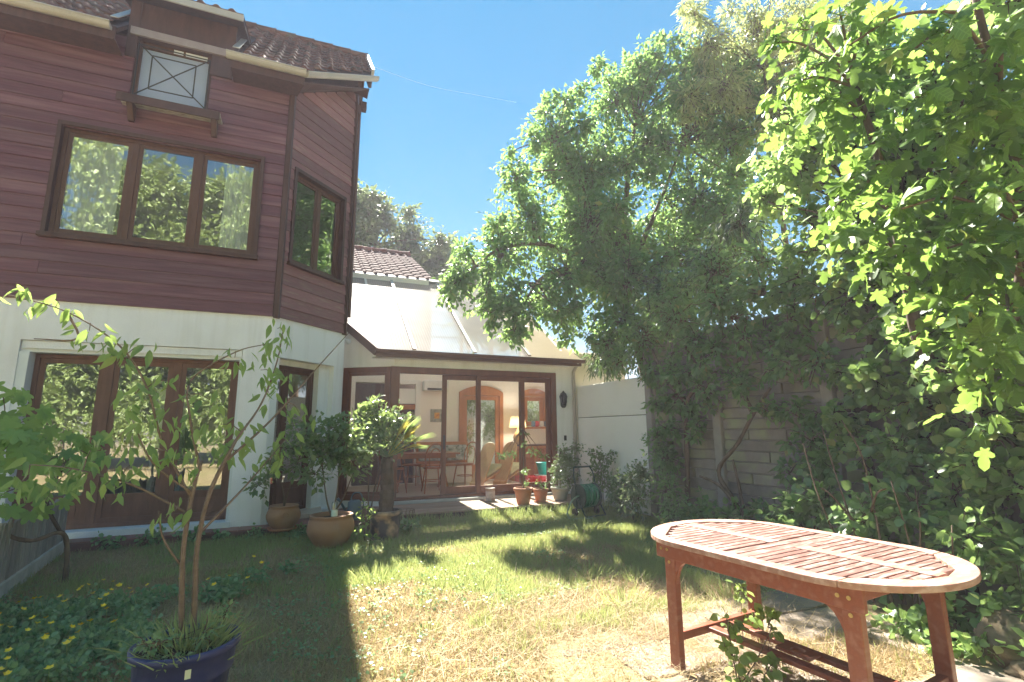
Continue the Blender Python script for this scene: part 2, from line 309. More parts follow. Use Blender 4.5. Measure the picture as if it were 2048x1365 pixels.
# bulk leaves
def frames(axis, nrm):
    y = axis/np.linalg.norm(axis, axis=1, keepdims=True); x = np.cross(y, nrm); x /= np.linalg.norm(x, axis=1, keepdims=True)+1e-9
    z = np.cross(x, y); return np.stack([x, y, z], 2)
def bulk(name, tv, tf, pos, fr, size, mat, parent=None, shift=(0, 0, 0), mats=None, midx=None):
    tv = np.asarray(tv, float); N = len(pos); nv = len(tv)
    V = np.einsum('nij,vj->nvi', fr, tv)*np.asarray(size).reshape(N, 1, 1)+pos[:, None, :]-np.asarray(shift)
    me = bpy.data.meshes.new(name); me.vertices.add(N*nv); me.vertices.foreach_set('co', V.reshape(-1).astype(np.float32))
    ls = np.array([len(f) for f in tf]); flat = np.concatenate([np.array(f) for f in tf])
    lv = (flat[None]+np.arange(N)[:, None]*nv).reshape(-1); me.loops.add(len(lv)); me.loops.foreach_set('vertex_index', lv.astype(np.int32))
    starts = np.concatenate([[0], np.cumsum(np.tile(ls, N))[:-1]]); me.polygons.add(N*len(tf))
    me.polygons.foreach_set('loop_start', starts.astype(np.int32))
    for m in (mats or [mat]): me.materials.append(m)
    if midx is not None: me.polygons.foreach_set('material_index', np.repeat(midx, len(tf)).astype(np.int32))
    me.update(calc_edges=True); me.validate()
    o = bpy.data.objects.new(name, me); link(o, parent)
    if parent is not None: WO[o.name] = WO[parent.name]
    return o
OVATE = ([(0, 0, 0), (-.27, .42, .07), (0, .46, 0), (.27, .42, .07), (0, 1, -.12)], [(0, 2, 1), (0, 3, 2), (1, 2, 4), (2, 3, 4)])
ROUND = ([(0, 0, 0), (-.38, .25, .05), (-.4, .62, .06), (0, .5, 0), (.4, .62, .06), (.38, .25, .05), (0, 1, -.08)], [(0, 3, 2, 1), (0, 5, 4, 3), (2, 3, 6), (3, 4, 6)])
NARROW = ([(0, 0, 0), (-.09, .35, .02), (.09, .35, .02), (0, 1, -.15)], [(0, 2, 1), (1, 2, 3)])
def lobed(lobes, nseg=5, cup=.1):
    """palmate leaf: lobes (angle deg from +y, length, width); a fan mesh with sinuses"""
    pts = []
    for a, l, wd in lobes:
        a = R(a)
        for t in (-1, -.55, 0, .55, 1):
            rr = l*(1-.42*abs(t)**1.6); an = a+t*R(wd); pts.append((math.sin(an)*rr, math.cos(an)*rr))
    c = (0, .12)
    v = [(0, -.0, 0)]+[(x, y+.28, -.12*(x*x)*2-(.16*max(0, y)**2)+cup*abs(x)) for x, y in pts]
    v[0] = (0, .22, .0); n = len(pts)
    f = [(0, i+1, i+2) for i in range(n-1)]
    f.append((0, n, 1))
    return v, f
FIGL = lobed([(150, .3, 22), (98, .55, 22), (50, .72, 20), (0, .85, 20), (-50, .72, 20), (-98, .55, 22), (-150, .3, 22)][::-1])
FIGO = lobed([(140, .32, 25), (70, .5, 30), (0, .9, 32), (-70, .5, 30), (-140, .32, 25)][::-1])
GRAPEL = lobed([(145, .42, 24), (90, .55, 24), (42, .62, 22), (0, .72, 20), (-42, .62, 22), (-90, .55, 24), (-145, .42, 24)][::-1], cup=.05)
def rdir(n):
    v = rng.normal(size=(n, 3)); return v/np.linalg.norm(v, axis=1, keepdims=True)
def twigs_leaves(cent, rad, ntw, nleaf, droop=.25, spread=.05, flat=1.0, shell=.55):
    """returns leaf pos, axis, nrm and list of twig polylines for one blob"""
    cent = np.array(cent); d = rdir(ntw); d[:, 2] *= flat; rr = rad*(shell+(1.12-shell)*rng.random(ntw)**.7)
    end = cent+d*rr[:, None]; end[:, 2] -= droop*rad*rng.random(ntw)*.6
    start = cent+rdir(ntw)*rad*.25*rng.random((ntw, 1))
    mid = (start+end)/2+np.array([0, 0, .12*rad])+rng.normal(size=(ntw, 3))*rad*.08
    t = np.tile(np.linspace(.3, 1.02, nleaf), ntw).reshape(ntw, nleaf, 1)+rng.normal(size=(ntw, nleaf, 1))*.03
    P = (1-t)**2*start[:, None]+2*t*(1-t)*mid[:, None]+t*t*end[:, None]
    T = 2*(1-t)*(mid-start)[:, None]+2*t*(end-mid)[:, None]; T /= np.linalg.norm(T, axis=2, keepdims=True)+1e-9
    side = rdir(ntw*nleaf).reshape(ntw, nleaf, 3)
    ax = T*.6+side*.75+np.array([0, 0, -droop]); nr = rdir(ntw*nleaf).reshape(ntw, nleaf, 3)*.75+np.array([0, 0, .8])
    P = P+side*spread*rng.random((ntw, nleaf, 1))
    return P.reshape(-1, 3), ax.reshape(-1, 3), nr.reshape(-1, 3), [(start[i], mid[i], end[i]) for i in range(ntw)]
def foliage(parent, blobs, leaf, mat, lsize, per, nleaf=12, droop=.25, name='foliage', tmpl=OVATE, barkmat=None, hub=None, lim_r=.05, flat=1.0, shell=.5, twr=.006, stuff=True, branches=True, sat=0):
    """blobs: (x,y,z,r). per: twigs per m^2 of blob surface. hub: list of 3d points the limbs leave from"""
    PP, AA, NN = [], [], []; mb = MB(); sh = WO[parent.name]; main_n = len(blobs)
    if sat:
        ex = []
        for (x, y, z, r) in blobs:
            for _ in range(sat):
                d = rdir(1)[0]; q = random.uniform(.28, .5); ex.append((x+d[0]*r*1.05, y+d[1]*r*1.05, z+d[2]*r*.95, r*q))
        blobs = list(blobs)+ex
    for (x, y, z, r) in blobs:
        ntw = max(5, int(per*4*math.pi*r*r)); p, a, n, tw = twigs_leaves((x, y, z), r, ntw, nleaf, droop, lsize*.5, flat, shell)
        PP.append(p); AA.append(a); NN.append(n)
        if branches:
            for (s0, m0, e0) in tw[::2]: mb.tube([s0, m0, e0], [twr*1.6, twr, twr*.4], 3, False)
        if hub:
            c = Vector((x, y, z)); h = min((Vector(q) for q in hub), key=lambda q: (q-c).length)
            m_ = h.lerp(c, .5)+Vector((random.uniform(-.2, .2), random.uniform(-.2, .2), random.uniform(.0, .35)))*(h-c).length*.35
            pts = [h.lerp(m_, t)*(1-t)+m_.lerp(c, t)*t for t in (0, .2, .4, .6, .8, 1)]
            mb.tube(pts, [lim_r*(1-.75*i/5) for i in range(6)], 6, False)
    PP, AA, NN = map(np.concatenate, (PP, AA, NN)); ok = PP[:, 2] > .02; PP, AA, NN = PP[ok], AA[ok], NN[ok]
    o = bulk(name, *tmpl, PP, frames(AA, NN), lsize*(.42+.95*rng.random(len(PP))**1.3), mat, parent, sh)
    if stuff: o['kind'] = 'stuff'
    if mb.f: mb.build('branches', barkmat or m_bark, parent)['kind'] = 'stuff'
    return len(PP)
def bez(p, n=8):
    """smooth polyline through points (Catmull-Rom)"""
    p = [Vector(q) for q in p]; q = [p[0]*2-p[1]]+p+[p[-1]*2-p[-2]]; out = []
    for i in range(1, len(q)-2):
        for k in range(n):
            t = k/n; a, b, c, d = q[i-1], q[i], q[i+1], q[i+2]
            out.append(.5*((2*b)+(c-a)*t+(2*a-5*b+4*c-d)*t*t+(3*b-a-3*c+d)*t**3))
    return out+[p[-1]]
def vnoise(x, y, s, seed=0):
    x = np.asarray(x)*s+seed*17.3; y = np.asarray(y)*s+seed*9.1; xi = np.floor(x); yi = np.floor(y); fx = x-xi; fy = y-yi
    h = lambda a, b: np.modf(np.abs(np.sin(a*127.1+b*311.7+seed)*43758.5453))[0]
    fx = fx*fx*(3-2*fx); fy = fy*fy*(3-2*fy)
    return (h(xi, yi)*(1-fx)+h(xi+1, yi)*fx)*(1-fy)+(h(xi, yi+1)*(1-fx)+h(xi+1, yi+1)*fx)*fy

# ================================================================== SETTING: ground
def axis_pts(lo, hi, step, far):
    a = list(np.arange(lo, hi+1e-6, step)); return [-far, lo-14, lo-4]+a+[hi+4, hi+14, far]
gx = axis_pts(-3, 6, .15, 120); gy = axis_pts(.5, 9, .15, 120)
GX, GY = np.meshgrid(gx, gy); GZ = (vnoise(GX, GY, 1.3, 3)-.5)*.03+(vnoise(GX, GY, 4.1, 5)-.5)*.014
GZ[(GX < -2.6) | (GX > 5.5) | (GY > 7.6) | (GY < 1)] = -.006; GZ -= .012
def gz(x, y): return (vnoise(x, y, 1.3, 3)-.5)*.03+(vnoise(x, y, 4.1, 5)-.5)*.014-.012
gm = MB(); nx = len(gx); gm.v = list(zip(GX.ravel(), GY.ravel(), GZ.ravel()))
gm.f = [(j*nx+i, j*nx+i+1, (j+1)*nx+i+1, (j+1)*nx+i) for j in range(len(gy)-1) for i in range(nx-1)]
m_ground = M('dry_lawn_soil', (.34, .26, .145), (.25, .2, .1), 5, .95, .7, c3=(.26, .24, .1), dscale=.9, bscale=40)
g = gm.build('ground', m_ground, smooth=True); tag(g, 'patchy dry lawn ground between house and fence', 'lawn', kind='structure')

# ================================================================== HOUSE
C = Vector((-.412, 7.88, 0)); A_ = 1.04; D = Vector((C.x+A_, C.y+A_, 0)); UF = Vector((1, 1, 0)).normalized(); NF = Vector((1, -1, 0)).normalized()
LF = (D-C).length; XL = -6.4; YF = 7.88; ZS = 2.99
house = thing('house', 'two-storey house with dark wood siding above cream rendered ground floor', 'house', (-3, 9.5, 0))
# --- ground floor walls
DO = (-3.22, -.80, .12, 2.48)
mb = MB(); wallpanel(mb, (0, YF, 0), (1, 0, 0), (0, -1, 0), (XL, C.x), (0, ZS), [DO], .2)
FO = (.12, 1.25, .13, 2.41)
wallpanel(mb, C, UF, NF, (0, LF), (0, ZS), [FO], .22)
wall_o = mb.build('wall', m_render, house)
mb = MB(); mb.box(.40, D.x-.012, 8.97, 12.4, 0, 4.2); mb.box(XL, .40, 12.2, 12.4, 0, 9.0); mb.box(XL-.2, XL, 7.9, 12.4, 0, 6.9)
mb.build('side_wall', m_render, house)
# siding backing
UW = (-3.147, -.778, 3.867, 5.382); DW = (-2.47, -1.556, 5.98, 6.93); FWs = ((-.294+.412)*2**.5, (.462+.412)*2**.5, 3.875, 5.365)
mb = MB(); wallpanel(mb, (0, YF, 0), (1, 0, 0), (0, -1, 0), (XL, C.x), (ZS, 6.95), [UW, DW], .2)
wallpanel(mb, C, UF, NF, (0, LF), (ZS, 6.95), [FWs], .2)
# sloped top of the facet wall, and the gable
a0 = C+Vector((0, 0, 6.95)); a1 = D+Vector((0, 0, 6.95)); mb.prism([a0, a1, a1+Vector((0, 0, .98))], -NF*.2)
mb.prism([(D.x, D.y, 4.2), (D.x, 12.4, 4.2), (D.x, 12.4, 6.9), (D.x, 10.05, 9.1), (D.x, D.y, 7.9)], (-.2, 0, 0))
mb.build('siding_backing', m_trim, house)
# clapboards, one object per board
def board(p0, u, n, u0, u1, z, h=.17, mat=m_siding):
    P = lambda a, d, zz: tuple(Vector(p0)+Vector(u)*a+Vector(n)*d+Vector((0, 0, zz)))
    b = MB(); pr = [(.003, z+h+.012), (.003, z), (.027, z), (.027, z+.012), (.011, z+h+.012)]
    v = [P(u0, d, zz) for d, zz in pr]+[P(u1, d, zz) for d, zz in pr]
    b.add(v, [(0, 1, 2, 3, 4), (9, 8, 7, 6, 5)]+[(i, i+5, (i+1) % 5+5, (i+1) % 5) for i in range(5)])
    return b.build('board', mat, house)
def cut(u0, u1, z, h, holes):
    segs = [(u0, u1)]
    for a, b, c, d in holes:
        if c-.06 < z+h*.6 and d+.02 > z+h*.4:
            segs = [q for s in segs for q in ((s[0], min(s[1], a)), (max(s[0], b), s[1])) if q[1]-q[0] > .03]
    return segs
nb = 0
for i in range(23):
    z = ZS+i*.17
    for (a, b) in cut(XL, C.x-.05, z, .17, [(UW[0]-.02, UW[1]+.02, UW[2], UW[3]), (DW[0]-.02, DW[1]+.02, DW[2], 9)]):
        if b-a > 2.6: # long runs have a butt joint
            k = a+(b-a)*random.uniform(.35, .65); board((0, YF, 0), (1, 0, 0), (0, -1, 0), a, k-.002, z); board((0, YF, 0), (1, 0, 0), (0, -1, 0), k+.002, b, z)
        else: board((0, YF, 0), (1, 0, 0), (0, -1, 0), a, b, z)
for i in range(28):
    z = ZS+i*.17; u0 = .05 if z < 6.6 else max(.05, (z+.17-6.78)*2**.5+.02)
    for (a, b) in cut(u0, LF-.03, z, .17, [(FWs[0]-.02, FWs[1]+.02, FWs[2], FWs[3])]):
        if b-a > .06: board(C, UF, NF, a, b, z, .17, m_siding2)
for p, z1 in ((C, 6.75), (D, 7.75)):
    t = MB(); q = p+(Vector((0, -1, 0))+NF).normalized()*.012 if p is C else p+NF*.012-UF*.03
    t.tube([q+Vector((0, 0, ZS-.02)), q+Vector((0, 0, z1))], .05, 4); t.build('corner_trim', m_trim, house)
# --- windows
def window(name, parent, o, u, n, U, Zr, mull, fr, dep, mat, glass, rail=0, sill=True, proud=.0, rails_for=None, sash=.055):
    """frame (one mesh) in a hole, with each pane and panel a child. mull: list of (u0,u1) solid uprights"""
    o, u, n = Vector(o), Vector(u), Vector(n); Zv = Vector((0, 0, 1))
    def bx(b, a0, a1, z0, z1, d0, d1):
        p = lambda a, z, d: o+u*a+n*d+Zv*z
        b.add([p(a0, z0, d0), p(a1, z0, d0), p(a1, z0, d1), p(a0, z0, d1), p(a0, z1, d0), p(a1, z1, d0), p(a1, z1, d1), p(a0, z1, d1)],
              [(0, 3, 2, 1), (4, 5, 6, 7), (0, 1, 5, 4), (1, 2, 6, 5), (2, 3, 7, 6), (3, 0, 4, 7)])
    f = MB(); a0, a1 = U; z0, z1 = Zr; d0, d1 = -dep-.06, -dep+proud
    bx(f, a0, a0+fr, z0, z1, d0, d1); bx(f, a1-fr, a1, z0, z1, d0, d1); bx(f, a0+fr, a1-fr, z1-fr, z1, d0, d1); bx(f, a0+fr, a1-fr, z0, z0+fr, d0, d1)
    for (m0, m1) in mull: bx(f, m0, m1, z0+fr, z1-fr, d0+.002, d1-.004)
    fo = f.build(name, mat, parent, bevel=.004)
    edges = [a0+fr]+[e for m in mull for e in m]+[a1-fr]
    for k in range(0, len(edges), 2):
        e0, e1 = edges[k], edges[k+1]; s = MB(); q0, q1 = d0+.012, d1-.016; zb = z0+fr
        bx(s, e0, e0+sash, zb, z1-fr, q0, q1); bx(s, e1-sash, e1, zb, z1-fr, q0, q1); bx(s, e0+sash, e1-sash, z1-fr-sash, z1-fr, q0, q1); bx(s, e0+sash, e1-sash, zb, zb+sash, q0, q1)
        zz = zb+sash
        if rail:
            bx(s, e0+sash, e1-sash, zz, zz+rail, q0+.012, q1-.018); bx(s, e0+sash+.05, e1-sash-.05, zz+.05, zz+rail-.05, q0+.012, q1-.008)
            bx(s, e0+sash, e1-sash, zz+rail, zz+rail+.05, q0, q1); zz += rail+.05
        s.build('sash', mat, fo, bevel=.003)
        g = MB(); bx(g, e0+sash-.005, e1-sash+.005, zz-.005, z1-fr-sash+.005, q0+.018, q0+.024); g.build('pane', glass, fo)
    return fo, bx
wf, bx = window('window', house, (0, YF, 0), (1, 0, 0), (0, -1, 0), (UW[0]+.0, UW[1]), UW[2:], [(-2.385, -2.31), (-1.605, -1.53)], .05, .03, m_frame, m_glass, sash=.05)
s = MB(); bx(s, UW[0]-.05, UW[1]+.05, UW[3], UW[3]+.06, 0, .05); bx(s, UW[0]-.05, UW[0], UW[2], UW[3], 0, .05); bx(s, UW[1], UW[1]+.05, UW[2], UW[3], 0, .05)
s.build('casing', m_trim, wf, bevel=.004)
s = MB(); bx(s, UW[0]-.07, UW[1]+.07, UW[2]-.06, UW[2], 0, .085); s.build('sill', m_trim, wf, bevel=.006)
wf, bx = window('window', house, C, UF, NF, FWs[:2], FWs[2:], [(.69, .75)], .05, .04, m_frame, m_glass, sash=.04)
s = MB(); bx(s, FWs[0]-.05, FWs[1]+.05, FWs[3], FWs[3]+.06, 0, .05); bx(s, FWs[0]-.05, FWs[0], FWs[2], FWs[3], 0, .05); bx(s, FWs[1], FWs[1]+.05, FWs[2], FWs[3], 0, .05)
s.build('casing', m_trim, wf, bevel=.004)
s = MB(); bx(s, FWs[0]-.07, FWs[1]+.06, FWs[2]-.05, FWs[2], 0, .085); s.build('sill', m_trim, wf, bevel=.006)
# patio doors (three leaves) and white reveal
df, bx = window('patio_door', house, (0, YF, 0), (1, 0, 0), (0, -1, 0), (-3.12, -.835), (.17, 2.33), [(-2.40, -2.30), (-1.64, -1.545)], .05, .17, m_doorwood, m_glass, rail=.24, sash=.06)
s = MB(); bx(s, DO[0]+.001, -3.122, .17, 2.335, -.198, -.012); bx(s, -.833, DO[1]-.001, .17, 2.335, -.198, -.012); bx(s, DO[0]+.001, DO[1]-.001, 2.335, DO[3]-.001, -.198, -.05); s.build('reveal', m_white, df)
s = MB(); bx(s, DO[0]-.02, DO[1]+.03, .09, .168, -.2, .05); s.build('sill', m_white, df, bevel=.006)
s = MB(); bx(s, DO[0]+.01, DO[1]-.01, 2.38, 2.47, -.05, -.02); s.build('shutter_box', m_render, df)
ff, bx = window('side_door', house, C, UF, NF, (.13, 1.02), (.15, 2.33), [(.42, .48)], .06, .2, m_frame, m_glass, rail=.28, sash=.05)
s = MB(); bx(s, 1.02, 1.249, .15, 2.409, -.219, -.1); bx(s, FO[0]+.001, 1.02, 2.331, 2.409, -.219, -.17); s.build('reveal', m_render, ff)
s = MB(); bx(s, .1, 1.26, .09, .148, -.22, .06); s.build('sill', m_white, ff, bevel=.005)
# --- dormer
mb = MB(); mb.box(-2.60, -2.474, 7.83, 8.0, 6.6, 7.50); mb.box(-1.552, -1.26, 7.83, 8.0, 6.6, 7.50); mb.box(-2.474, -1.552, 7.84, 8.0, 6.935, 7.50)
for x in (-2.6, -1.34): mb.prism([(x, 7.99, 6.7), (x, 8.6, 7.4), (x, 8.6, 7.68), (x, 7.99, 7.5)], (.08, 0, 0))
dorm = mb.build('dormer', m_trim, house)
b = MB(); b.box(-2.56, -1.28, 7.79, 7.829, 6.93, 7.05); b.build('lintel', m_shelf and M('lintel_paint', (.34, .27, .27), (.28, .21, .21), 5, .6), dorm, bevel=.005)
b = MB(); b.prism([(-2.74, 7.56, 7.44), (-1.16, 7.56, 7.44), (-1.16, 9.3, 8.02), (-2.74, 9.3, 8.02)], (0, 0, .05)); b.build('dormer_soffit', m_trim, dorm)
b = MB(); b.box(-2.75, -1.15, 7.535, 7.558, 7.40, 7.50); b.build('fascia', m_gutter, dorm)
for x in (-2.70, -1.22):
    b = MB(); b.beam((x, 7.62, 6.99), (x, 8.25, 7.64), .09, .012, (0, -1, 1)); b.build('flashing', m_zinc, dorm)
b = MB(); b.box(-2.465, -1.56, 7.95, 7.97, 5.985, 6.87)
dw = b.build('roller_shutter', m_shutter, house)
b = MB(); b.box(-2.465, -2.43, 7.90, 7.97, 5.985, 6.93); b.box(-1.595, -1.56, 7.90, 7.97, 5.985, 6.93); b.box(-2.43, -1.595, 7.92, 7.968, 6.84, 6.93); b.build('shutter_guide', m_frame, dw)
for x0, x1 in ((-2.05, -1.93), (-1.9, -1.62)):
    b = MB(); b.box(x0, x1, 7.912, 7.919, 6.855, 6.915); b.build('vent_pane', m_white, dw)
r = MB(); X0, X1, Z0, Z1, yy = -2.45, -1.57, 6.02, 6.83, 7.845
def bar(b, a, c): b.tube([(a[0], yy, a[1]), (c[0], yy, c[1])], .009, 6)
i0, i1, k0, k1 = X0+.17, X1-.17, Z0+.14, Z1-.14
for a, c in (((X0, Z0), (X1, Z0)), ((X1, Z0), (X1, Z1)), ((X1, Z1), (X0, Z1)), ((X0, Z1), (X0, Z0)), ((i0, k0), (i1, k0)), ((i1, k0), (i1, k1)), ((i1, k1), (i0, k1)), ((i0, k1), (i0, k0)), ((X0, Z0), (X1, Z1))): bar(r, a, c)
yy = 7.83; bar(r, (X0, Z1), (X1, Z0)); r.build('railing', m_metal, house)
sh = MB(); sh.box(-2.54, -1.33, 7.58, 7.848, 5.83, 5.865); so = sh.build('window_shelf', m_shelf, house, bevel=.005)
b = MB(); b.box(-2.54, -1.33, 7.56, 7.579, 5.735, 5.86); b.build('shelf_front', m_trim, so, bevel=.004)
for x in (-2.45, -1.45):
    b = MB(); b.prism([(x, 7.62, 5.828), (x, 7.845, 5.828), (x, 7.845, 5.6), (x, 7.80, 5.6)], (.07, 0, 0)); b.build('bracket', m_trim, so)
# --- roof: 45 degree slope; eave follows the facet and rises with it
YE, ZE, YR = 7.5, 6.78, 10.05; ZR = ZE+(YR-YE); XV = .86
roof_b = MB(); cx = C.x+.16
XD0, XD1, YD = -2.62, -1.24, 8.45; zr_ = lambda y: ZE-.05+(y-YE)
roof_b.prism([(XL-.3, YE, zr_(YE)), (XD0, YE, zr_(YE)), (XD0, YR, zr_(YR)), (XL-.3, YR, zr_(YR))], (0, .035, -.035))
roof_b.prism([(XD1, YE, zr_(YE)), (cx, YE, zr_(YE)), (XV, YE+(XV-cx), zr_(YE+XV-cx)), (XV, YR, zr_(YR)), (XD1, YR, zr_(YR))], (0, .035, -.035))
roof_b.prism([(XD0, YD, zr_(YD)), (XD1, YD, zr_(YD)), (XD1, YR, zr_(YR)), (XD0, YR, zr_(YR))], (0, .035, -.035))
roof_b.prism([(XL-.3, YR, ZR-.05), (XV, YR, ZR-.05), (XV, 12.8, ZR-.05-2.75), (XL-.3, 12.8, ZR-.05-2.75)], (0, -.035, -.035))
roof_o = roof_b.build('roof', m_trim, house)
# tile: pan with a raised roll, about 0.2 wide, 0.36 long; lies along +y in its own frame
def tile_mesh(name, wd=.2, ln=.37, roll=.038):
    prof = [(0, .012), (.008, .02), (.03, roll), (.055, roll+.006), (.08, roll), (.1, .016), (.12, .008), (.16, .006), (wd+.006, .010)]
    b = MB(); n = len(prof); v = []
    for y, dz in ((0, .02), (.015, .026), (ln, .0)):
        v += [(x, y, z+dz) for x, z in prof]
    v += [(x, 0, -.004+.02) for x, z in prof]
    f = [(j*n+i, j*n+i+1, (j+1)*n+i+1, (j+1)*n+i) for j in range(2) for i in range(n-1)]+[(i+1, i, 3*n+i, 3*n+i+1) for i in range(n-1)]
    b.add(v, f); return b.mesh(name, m_tile, True)
TM = tile_mesh('roof_tile'); ROWL = .30; nrow = int(math.hypot(YR-YE, ZR-ZE)/ROWL)
def place_tile(x, row, parent=roof_o):
    s_ = row*ROWL; y = YE+s_*.7071; z = ZE+s_*.7071
    return inst('roof_tile', TM, parent, Vector((x, y, z-.035))-WO[parent.name]+Vector((random.uniform(-.004, .004), 0, random.uniform(0, .006))), (R(45), 0, random.uniform(-.012, .012)))
ntile = 0
for c in range(0, 27):
    x = XV-.2-c*.2
    for r_ in range(nrow+1):
        y = YE+r_*ROWL*.7071
        if x > cx-.25 and y+.02 < YE+max(0, (x+.2-cx)): continue   # eave cut on the facet
        if -2.83 < x < -1.17 and y < 9.05: continue                # dormer
        place_tile(x, r_); ntile += 1
st = MB()  # the rest of the roof, left of the picture
pr = []
for r_ in range(nrow+1):
    s_ = r_*ROWL; y0, z0 = YE+s_*.7071, ZE+s_*.7071-.015
    for c in range(0, 8):
        x = XV-.2-27*.2-c*.2
        if x > XL-.35: st.add([(x, y0, z0+.03), (x+.05, y0-.01, z0+.065), (x+.1, y0, z0+.03), (x+.2, y0, z0+.02), (x, y0+.24, z0+.24), (x+.05, y0+.23, z0+.275), (x+.1, y0+.24, z0+.24), (x+.2, y0+.24, z0+.23)], [(0, 1, 5, 4), (1, 2, 6, 5), (2, 3, 7, 6)])
o = st.build('tile_field', m_tile, roof_o); o['kind'] = 'stuff'
# dormer tiles
for c in range(8):
    for r_ in range(6):
        inst('roof_tile', TM, roof_o, Vector((-2.76+c*.2, 7.54+r_*.285, 7.485+r_*.095))-WO[roof_o.name], (R(18.4), 0, random.uniform(-.012, .012)))
RT = MB(); RT.tube([(0, -.01, 0), (.36, .0, .012), (.4, 0, .02)], [.075, .085, .095], 10, False); RTM = RT.mesh('ridge_tile', m_tile, True)
x = XV-.38
while x > -4.4: inst('ridge_tile', RTM, roof_o, Vector((x, YR, ZR+.0))-WO[roof_o.name]); x -= .36
# verge board and eave boards
b = MB(); b.beam((XV+.0, YE+XV-cx, ZE+XV-cx+.03), (XV, YR, ZR+.03), .05, .12, (0, -1, 1)); b.build('verge_board', m_gutter, roof_o)
b = MB(); b.beam((XV-.03, YE+XV-cx+.1, ZE+XV-cx-.13), (XV-.03, YR, ZR-.2), .06, .16, (0, -1, 1)); b.build('verge_rafter', m_trim, roof_o)
def gutter(a, c, mat=m_gutter, r=.07, parent=None, name='gutter'):
    a, c = Vector(a), Vector(c); d = (c-a).normalized(); sd = d.cross(Vector((0, 0, 1))).normalized(); u = sd.cross(d)
    b = MB(); prof = [(math.cos(t), math.sin(t)) for t in np.linspace(math.pi, 2*math.pi, 9)]; n = 9
    ring = lambda p, q: [tuple(p+sd*x*q+u*z*q) for x, z in prof]
    v = ring(a, r)+ring(c, r)+ring(a, r*.9)+ring(c, r*.9)
    f = [(i, i+1, n+i+1, n+i) for i in range(8)]+[(2*n+i+1, 2*n+i, 3*n+i, 3*n+i+1) for i in range(8)]+[(0, n, 3*n, 2*n), (8, 2*n+8, 3*n+8, n+8)]+[tuple(range(9)), tuple(range(n, 2*n))]
    b.add(v, f); b.tube([a+sd*r*1.02, c+sd*r*1.02], .012, 6); return b.build(name, mat, parent, smooth=False)
GZ_ = 6.73
gutter((XL-.3, YE-.06, GZ_), (-2.66, YE-.06, GZ_), parent=roof_o); gutter((-1.3, YE-.06, GZ_), (cx+.02, YE-.06, GZ_), parent=roof_o)
gutter((cx+.0, YE-.07, GZ_-.01), (XV+.06, YE+XV-cx, ZE+XV-cx-.06), parent=roof_o)
b = MB(); b.box(XL-.3, -2.62, YE-.005, YE+.015, 6.56, 6.76); b.box(-1.24, cx, YE-.005, YE+.015, 6.56, 6.76); b.build('eave_board', m_trim, roof_o)
for q in ([(XL-.3, YE+.02, 6.57), (-2.62, YE+.02, 6.57), (-2.62, YF-.03, 6.57), (XL-.3, YF-.03, 6.57)], [(-1.24, YE+.02, 6.57), (cx, YE+.02, 6.57), (cx-.1, YF-.03, 6.57), (-1.24, YF-.03, 6.57)]): MB().prism(q, (0, 0, .015)).build('soffit', m_trim, roof_o)
b = MB(); b.prism([(cx, YE+.02, 6.62), (XV-.05, YE+XV-cx+.0, 7.56), (XV-.05, D.y+.02, 7.58), (D.x-.1, D.y-.08, 7.58), (C.x, YF-.03, 6.62)], (0, 0, .02)); b.build('facet_soffit', m_trim, roof_o)
for k in range(3):
    b = MB(); b.box(XV-.16-.09*k, XV-.06-.09*k, D.y-.06, D.y+.05, 7.3-.09*k+.0, 7.46-.09*k); b.build('corbel', m_trim, roof_o)
b = MB(); b.tube([D+Vector((.05, .02, 3.3)), D+Vector((.05, .02, 7.4))], .035, 8); b.build('downpipe', m_brown_gut, house)

# --- rooms inside
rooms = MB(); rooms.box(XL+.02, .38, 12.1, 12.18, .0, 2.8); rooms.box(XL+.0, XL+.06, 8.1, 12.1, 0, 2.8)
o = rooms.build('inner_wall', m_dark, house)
o = MB().box(XL, .39, 8.12, 12.18, .1, .16).build('room_floor', m_floor, house)
o = MB().add([(XL, 8.09, 2.86), (-.45, 8.09, 2.86), (.39, 9.0, 2.86), (.39, 12.2, 2.86), (XL, 12.2, 2.86)], [(0, 1, 2, 3, 4)]).build('room_ceiling', m_inw, house)
o = MB().add([(XL, 8.09, 3.0), (-.45, 8.09, 3.0), (.39, 9.0, 3.0), (.39, 12.2, 3.0), (XL, 12.2, 3.0)], [(0, 1, 2, 3, 4)]).build('upper_floor', m_floor, house)
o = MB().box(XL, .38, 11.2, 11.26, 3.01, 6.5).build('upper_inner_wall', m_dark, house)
o = MB().add([(XL, 8.09, 6.5), (-.45, 8.09, 6.5), (.39, 9.0, 6.5), (.39, 12.2, 6.5), (XL, 12.2, 6.5)], [(0, 1, 2, 3, 4)]).build('upper_ceiling', m_inw, house)
def curtain(x0, x1, y, z0, z1, label, amp=.035, k=9):
    b = MB(); n = 40; v = []; f = []
    for i in range(n+1):
        t = i/n; x = x0+(x1-x0)*t; yy_ = y+amp*math.sin(t*k*6.283)+amp*.4*math.sin(t*17)
        v += [(x, yy_, z0), (x+.01*math.sin(t*30), yy_*1+0, z1)]
    f = [(2*i, 2*i+2, 2*i+3, 2*i+1) for i in range(n)]
    b.add(v, f); o = b.build('curtain', m_curtain, None, True, loc=((x0+x1)/2, y, z0)); return tag(o, label, 'curtain')
curtain(-3.07, -2.5, 8.04, 3.3, 5.5, 'pale gathered curtain hanging behind the leftmost pane of the wide upstairs window')
curtain(-1.25, -.84, 8.04, 3.3, 5.5, 'pale gathered curtain beside the upstairs window jamb near the house corner')
curtain(-2.05, -1.62, 9.2, .17, 2.0, 'white drape hung inside the ground floor room behind patio doors', .05, 5)
lad = thing('step_ladder', 'pale wooden step ladder standing inside behind the patio doors', 'ladder', (-1.75, 8.8, .16))
